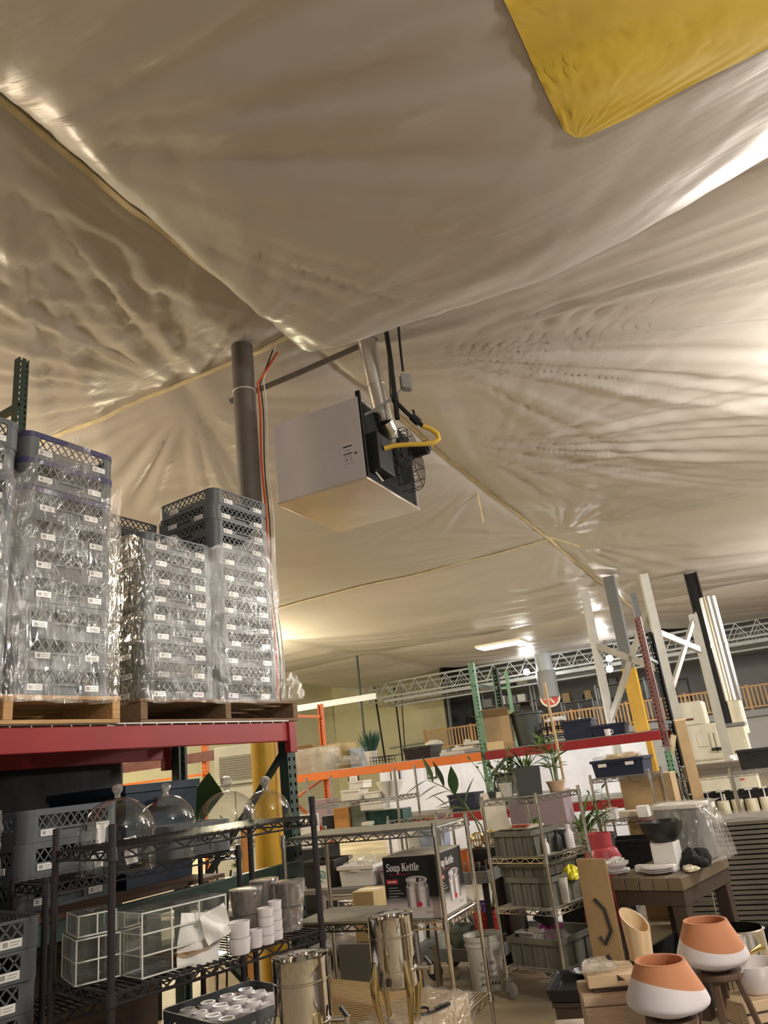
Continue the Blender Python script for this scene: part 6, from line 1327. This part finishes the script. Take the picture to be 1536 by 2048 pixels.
solo('corner_strip', 'grey metal edge strip at the right end of the cream wall', 'strip', MB().tube([wallp(890,1345), wallp(906,1490)], .09, 6), 'joist_grey')
solo('hanging_rod', 'long thin black rod hanging from the sheet to the orange shelf', 'rod', MB().tube([PZ(714,1312,5.5), P(734,1525,PZ(714,1312,5.5).y)], .035, 8), 'black_steel')
solo('wall_beam', 'white painted beam under the sheet edge at the cream wall', 'beam', MB().bar(P(590,1418,26), P(752,1392,26), .12, .2), 'joist_white')
# ================================================================ GREY COLUMN, GREY RACK FRAME, MACHINE AT THE RIGHT
gc = PZ(1216, 1146, 5.55); t = thing('steel_column', 'grey steel column rising through the red rack with a yellow painted base', 'column', (gc.x,gc.y,0), AX)
part(t, 'column_shaft', MB().box(-.13,.13,-.13,.13,0,min(zs(gc.dot(U)+a, gc.dot(V)+b) for a in (-.2,0,.2) for b in (-.2,0,.2))-.03), 'column_grey', .01); zg = P(1275,1335,gc.y).z; part(t, 'yellow_guard', MB().box(-.145,.145,-.145,.145,0,zg), 'guard_yellow'); part(t, 'base_plate', MB().box(-.25,.25,-.25,.25,0,.03), 'column_grey')
Yc = 12.0
def pst(x0, y0, x1, y1, Y): return P(x0,y0,Y), P(x1,y1,Y)
t = thing('tall_rack_frame', 'tall pale grey rack upright frame with crossing struts at the right', 'rack frame', (0,0,0))
A_, C_, D_ = P(1168,1178,Yc+1), P(1287,1148,Yc), P(1386,1228,Yc+1.2)
def vpost(p, w_, mt='rack_grey'):
    mb = MB().box(p.x-w_/2,p.x+w_/2,p.y-.02,p.y-.015,0,p.z).box(p.x-w_/2,p.x-w_/2+.012,p.y-.015,p.y+.07,0,p.z).box(p.x+w_/2-.012,p.x+w_/2,p.y-.015,p.y+.07,0,p.z)
    for z in np.arange(.1, p.z, .1): mb.box(p.x-.012+w_*.32,p.x+.012+w_*.32,p.y-.024,p.y-.019,z,z+.03)
    return mb
for p in (A_, C_, D_): part(t, 'upright', vpost(p, .13), 'rack_grey')
def zat(p, y, Y): return P(768, y, Y)
def on(p, px, py): q = P(px, py, p.y); return Vector((p.x, p.y+.03, q.z))
part(t, 'strut', MB().bar(on(A_,1195,1290), on(C_,1310,1345), .06, .10), 'rack_grey'); part(t, 'strut', MB().bar(on(C_,1300,1205), on(A_,1228,1440), .06, .09), 'rack_grey')
part(t, 'strut', MB().bar(on(C_,1322,1262), on(D_,1408,1300), .06, .10), 'rack_grey'); part(t, 'strut', MB().bar(on(D_,1384,1238), on(C_,1340,1385), .05, .08), 'rack_grey')
b2 = P(1266,1187,Yc+2.5); solo('rack_upright', 'dark grey rack upright behind the pale grey frame', 'rack upright', vpost(b2, .11), 'column_grey')
bo = P(1375,1560,9.2); t = thing('timber_board', 'long brown timber board leaning on the right rack upright', 'board', (0,0,0)); part(t, 'plank', MB().bar(P(1358,1440,9.3), P(1412,1660,9.3), .13, .03, (0,1,0)), 'kraft', .003); part(t, 'end_strip', MB().bar(P(1358,1438,9.3), P(1359,1442,9.3), .135, .036, (0,1,0)), 'pale_wood')
solo('timber_lath', 'thin pale lath leaning left of the brown timber board', 'lath', MB().bar(P(1347,1470,9.5), P(1330,1640,9.5), .06, .03, (0,1,0)), 'lath_wood')
# white machine
mY = 14.5
def mbox(px0, py0, px1, py1, Y, d): 
    a = P((px0+px1)/2, py1, Y); w_ = pxm(px1-px0, Y); h_ = P((px0+px1)/2, py0, Y).z-a.z; return a, w_, h_
a, w_, h_ = mbox(1372, 1448, 1446, 1522, mY, 1); t = thing('packing_machine', 'cream enamelled machine with a rounded hatch behind the grey frame', 'machine', (a.x,a.y,0), BA)
part(t, 'machine_body', MB().box(-w_/2,w_/2,0,1.1,a.z,a.z+h_), 'white_enamel', .05); part(t, 'machine_plinth', MB().box(-w_/2-.05,w_/2+.02,.05,1.0,0,a.z), 'white_enamel', .02)
part(t, 'hatch', MB().box(-w_*.05,w_*.22,-.03,.01,a.z+h_*.38,a.z+h_*.78), 'white_enamel', .03)
for x in (.30,.40): hd = part(t, 'handle_bracket', MB().box(w_*x-.03,w_*x+.03,-.05,0,a.z+h_*.2,a.z+h_*.75), 'white_enamel', .01); part(hd, 'black_latch', MB().box(w_*x-.05,w_*x+.07,-.09,-.05,a.z+h_*.25,a.z+h_*.33), 'black_plastic')
for k in range(4): part(t, 'vent_slot', MB().box(-w_*.42,-w_*.34,-.012,0,a.z+h_*(.12+.09*k),a.z+h_*(.15+.09*k)), 'far_mid')
a2, w2, h2 = mbox(1362, 1400, 1412, 1448, mY+.2, 1); part(t, 'upper_hood', MB().box(-w2/2-w_*.1,w2/2-w_*.1,.1,1.0,a.z+h_+.001,a.z+h_+h2), 'white_enamel', .03); part(t, 'name_strip', MB().box(-w2*.3,-w2*.05,.08,.1,a.z+h_+h2*.22,a.z+h_+h2*.30), 'maroon')
a, w_, h_ = mbox(1462, 1452, 1530, 1650, mY+.3, 1); t = thing('white_cabinet', 'large cream metal cabinet right of the machine', 'cabinet', (a.x,a.y,0), BA); H_ = P(1470,1452,mY+.3).z
part(t, 'cabinet_body', MB().box(-w_/2,w_/2,0,1.1,0,H_), 'white_enamel', .02); part(t, 'door', MB().box(-w_*.45,w_*.45,-.03,0,.1,H_-.25), 'white_enamel', .01); part(t, 'red_strip', MB().box(-w_*.1,w_*.2,-.045,-.03,H_-.95,H_-.92), 'sign_red'); part(t, 'top_lip', MB().box(-w_/2-.03,w_/2+.03,-.05,1.12,H_,H_+.06), 'far_mid')
# silver duct, black column, riser behind the machine
d0_, d1_ = P(1424,1222,16), P(1468,1400,16); t = thing('silver_duct', 'long shiny vertical duct beside the dark column at the right', 'duct', (0,0,0)); dbx = Vector((d1_.x, d1_.y, 0))
part(t, 'duct_pipe', MB().cyl((d1_.x,d1_.y,P(1470,1400,16).z),(d1_.x,d1_.y,d0_.z+.3),.17,n=24), 'silver_duct'); part(t, 'lower_pipe', MB().cyl((d1_.x,d1_.y,1.5),(d1_.x,d1_.y,P(1470,1400,16).z),.14,n=20), 'white_enamel')
for z in (P(1440,1290,16).z,): part(t, 'joint_band', MB().cyl((d1_.x,d1_.y,z-.03),(d1_.x,d1_.y,z+.03),.18,n=24), 'silver_duct')
kc = P(1420,1300,18); hk = min(zs(kc.dot(U)+a, kc.dot(V)+b) for a in (-.2,0,.2) for b in (-.2,0,.2))-.03; solo('dark_column', 'dark steel column left of the shiny duct', 'column', MB().box(-.15,.15,-.15,-.12,0,hk).box(-.15,.15,.12,.15,0,hk).box(-.02,.02,-.12,.12,0,hk), 'black_steel', (kc.x,kc.y,0), AX)
# brick-red rail and dark frame far right behind the machine
t = thing('window_frame_rack', 'dark square frame standing on the mezzanine behind the grey struts', 'frame', MZ(MX(1368,1.2,3),1.2,zm+.001), BA)
for x in (-.55,0,.55): part(t, 'frame_post', MB().box(x-.04,x+.04,-.04,.04,0,1.7), 'black_steel')
for z in (.04,.85,1.65): part(t, 'frame_rail', MB().box(-.55,.55,-.04,.04,z-.04,z+.04), 'black_steel')
# canister rack at the right edge
cw = AZ(1405, 9.6, 0); t = wire_rack('wire_rack', 'chrome wire rack with cream canisters at the right edge', 1.02, .5, 1.14, (1.11, .60, .2), 'chrome', cw, BA, sp=.05)
def CW(x, y, z): return Vector((cw.x+math.cos(BA)*x-math.sin(BA)*y, cw.y+math.sin(BA)*x+math.cos(BA)*y, z))
for k in range(6):
    x = .10+k*.155; t = thing('canister', 'cream pump canister on the right wire rack, %s from the left' % ('first','second','third','fourth','fifth','sixth')[k], 'canister', CW(x,.16+.05*(k%2),.61), 0, 'cream pump canisters')
    part(t, 'canister_body', MB().lathe([(0,0),(.068,0),(.07,.004),(.07,.20),(.066,.21),(0,.212)], 24), 'cream_paint'); part(t, 'pump_stem', MB().cyl((0,0,.21),(0,0,.31),.008,n=8), 'label_white'); part(t, 'pump_head', MB().bar((-.05,0,.315),(.04,0,.315),.018,.012), 'label_white')
tote('black tub behind the cream canisters', CW(.25,.38,.61), BA, .3, .2, .30, 'black_plastic', .01); tote('wide black tub behind the right canisters', CW(.68,.38,.61), BA, .46, .2, .30, 'black_plastic', .01)
for k, (z, lb) in enumerate(((1.122,'grey metal tray on the top of the canister rack, lower one'),(1.185,'grey metal tray on the top of the canister rack, upper one'))): solo('metal_tray', lb, 'tray', MB().tray(.05,.75,.05,.45,0,.06,.006,.01), 'chrome_dull', CW(0,0,z), BA)
wad('white rag lying on the upper metal tray', CW(.66,.2,1.27), (.07,.07,.04), 80, 'label_white', 'cloth', 'cloth', .4)
c2 = AZ(1518, 8.75, 0); wire_rack('wire_rack', 'second chrome wire rack cut off by the right edge', .9, .3, 1.2, (1.16, .7, .3), 'chrome', c2, BA, sp=.05)
tote('black bin on the second right rack', Vector((c2.x+.35,c2.y+.05,1.172)), BA, .34, .22, .2, 'black_plastic', .01)
# ================================================================ LEFT BACKGROUND SEEN THROUGH THE RACK
ab = P(472, 1602, 9.4); t = thing('cream_cabinet', 'cream metal cabinet carrying the old air conditioner', 'cabinet', (ab.x,ab.y,0), rad(-8)); zA = P(472,1563,9.4).z
part(t, 'cabinet_body', MB().box(-.36,.36,0,.6,0,zA-.03), 'ac_body', .01); part(t, 'cabinet_top', MB().box(-.38,.38,-.03,.62,zA-.03,zA), 'ac_body', .006); part(t, 'door', MB().box(-.34,-.01,-.015,0,.1,zA-.1), 'ac_body'); part(t, 'door', MB().box(.01,.34,-.015,0,.1,zA-.1), 'ac_body')
t = thing('air_conditioner', 'old window air conditioner with a dusty grey grille', 'air conditioner', (ab.x,ab.y+.05,zA+.001), rad(-8)); hA = P(472,1490,9.4).z-zA
part(t, 'casing', MB().box(-.27,.27,0,.5,0,hA), 'ac_body', .01); g = part(t, 'grille', MB().box(-.20,.24,-.02,0,.03,hA-.12), 'ac_grille'); 
for k in range(9): part(g, 'grille_slat', MB().box(-.195,.235,-.026,-.02,.045+k*(hA-.17)/9,.055+k*(hA-.17)/9), 'ac_grille')
t = thing('pallet_rack', 'orange and red rack behind the dome racks at the left', 'pallet rack', P(408,1520,11.4).xy.to_3d(), BA)
part(t, 'upright', post_mesh(2.4, key='upright_l'), 'rack_orange'); part(t, 'upright', post_mesh(2.4, key='upright_l2'), 'rack_orange', loc=(-2.3,0,0)); zr_ = P(380,1517,11.4).z
for z in (zr_, .9): part(t, 'beam', MB().box(-2.27,.35,-.05,-.01,z-.07,z+.07), 'rack_rust')
part(t, 'thin_rail', MB().box(-2.27,0,-.04,-.01,zr_-.26,zr_-.23), 'rack_orange')
t = thing('banana_leaf', 'single large dark green leaf behind the domes', 'leaf', P(400,1640,5.6), 0); part(t, 'leaf_blade', MB().sheet(lambda s, q: (P(352+ (s)*30+q*66, 1640-q*96+s*44-(q*(1-q))*20, 5.6)-P(400,1640,5.6)).to_tuple(), 8, 14), 'leaf_b'); part(t, 'leaf_stalk', MB().tube([P(400,1640,5.6)-P(400,1640,5.6), P(402,1760,5.6)-P(400,1640,5.6), P(405,1980,5.6)-P(400,1640,5.6)], .012, 6), 'stem_green')
pw = AZ(470, 7.2, 0); wire_rack('wire_rack', 'chrome wire rack with green plants left of the yellow column', .5, .4, 1.18, (1.14, .8, .35), 'chrome', AZ(432,7.2,0), BA, sp=.04)
plant('bright green plant on the wire rack left of the yellow column', AZ(466,7.25,1.15), 'broad', .16, 40, .14, .9, .09, (.05,.06,'pot_white',False), 15, ('leaf_c','leaf_a')); plant('green plant in a pale blue pot below the bright green plant', AZ(482,7.15,.812), 'broad', .22, 34, .12, .9, .08, (.06,.10,'blue_pale',False), 16, ('leaf_a','leaf_b'))
solo('yellow_board', 'narrow yellow-brown board standing left of the yellow column', 'board', MB().box(-.04,.04,-.01,.01,0,1.35).box(-.045,-.04,-.012,.012,0,1.35), 'orange_box', AZ(507,6.9,0), BA)
for k, (x0, y0, x1, y1, lb) in enumerate(((415,1720,405,1810,'left thin black rod leaning behind the lower dome'),(433,1718,436,1808,'middle thin black rod leaning behind the lower dome'),(462,1740,455,1812,'right thin black rod leaning behind the lower dome'))): solo('black_rod', lb, 'rod', MB().tube([P(x0,y0,5.9), P(x1,y1,5.9), P(x1-2,2040,5.9)], .008, 6), 'black_steel')
t = thing('work_table', 'white topped table seen behind the lower domes', 'table', AZ(400,6.35,0), BA); zw_ = P(380,1825,6.35).z
part(t, 'table_top', MB().box(-.5,.42,0,.4,zw_-.03,zw_), 'label_white', .004)
for x in (-.45,.38):
    for y in (.05,.35): part(t, 'leg', MB().box(x-.02,x+.02,y-.02,y+.02,0,zw_-.03), 'black_steel')
t = thing('flower_pot', 'small pot of pink blossom on the white table', 'flowers', AZ(384,6.5,zw_+.001), 0); part(t, 'pot', MB().lathe([(0,0),(.04,0),(.05,.08),(.045,.08),(0,.07)], 16), 'magenta'); r_ = random.Random(5); mb = MB()
for k in range(40): p = Vector((r_.uniform(-.06,.06), r_.uniform(-.05,.05), r_.uniform(.08,.24))); mb.lathe([(0,-.008),(.009,0),(0,.008)], 6, c=p)
part(t, 'blossom', mb, 'mauve_box')
for k, (px, Y, w_, h_, mt, lb) in enumerate(((428,6.45,.16,.16,'pot_dark','dark round pan on the white table'),)): 
    t = thing('pan', lb, 'pan', AZ(px,Y,zw_+.001), 0); part(t, 'pan_body', MB().lathe([(0,0),(.09,0),(.13,.1),(.135,.1),(.1,.006),(0,.006)], 24), 'black_plastic'); part(t, 'pan_handle', MB().bar((.13,0,.095),(.28,0,.11),.02,.012), 'black_plastic')
for me_, mt in PEND:
    if not me_.materials: me_.materials.append(MATS[mt])
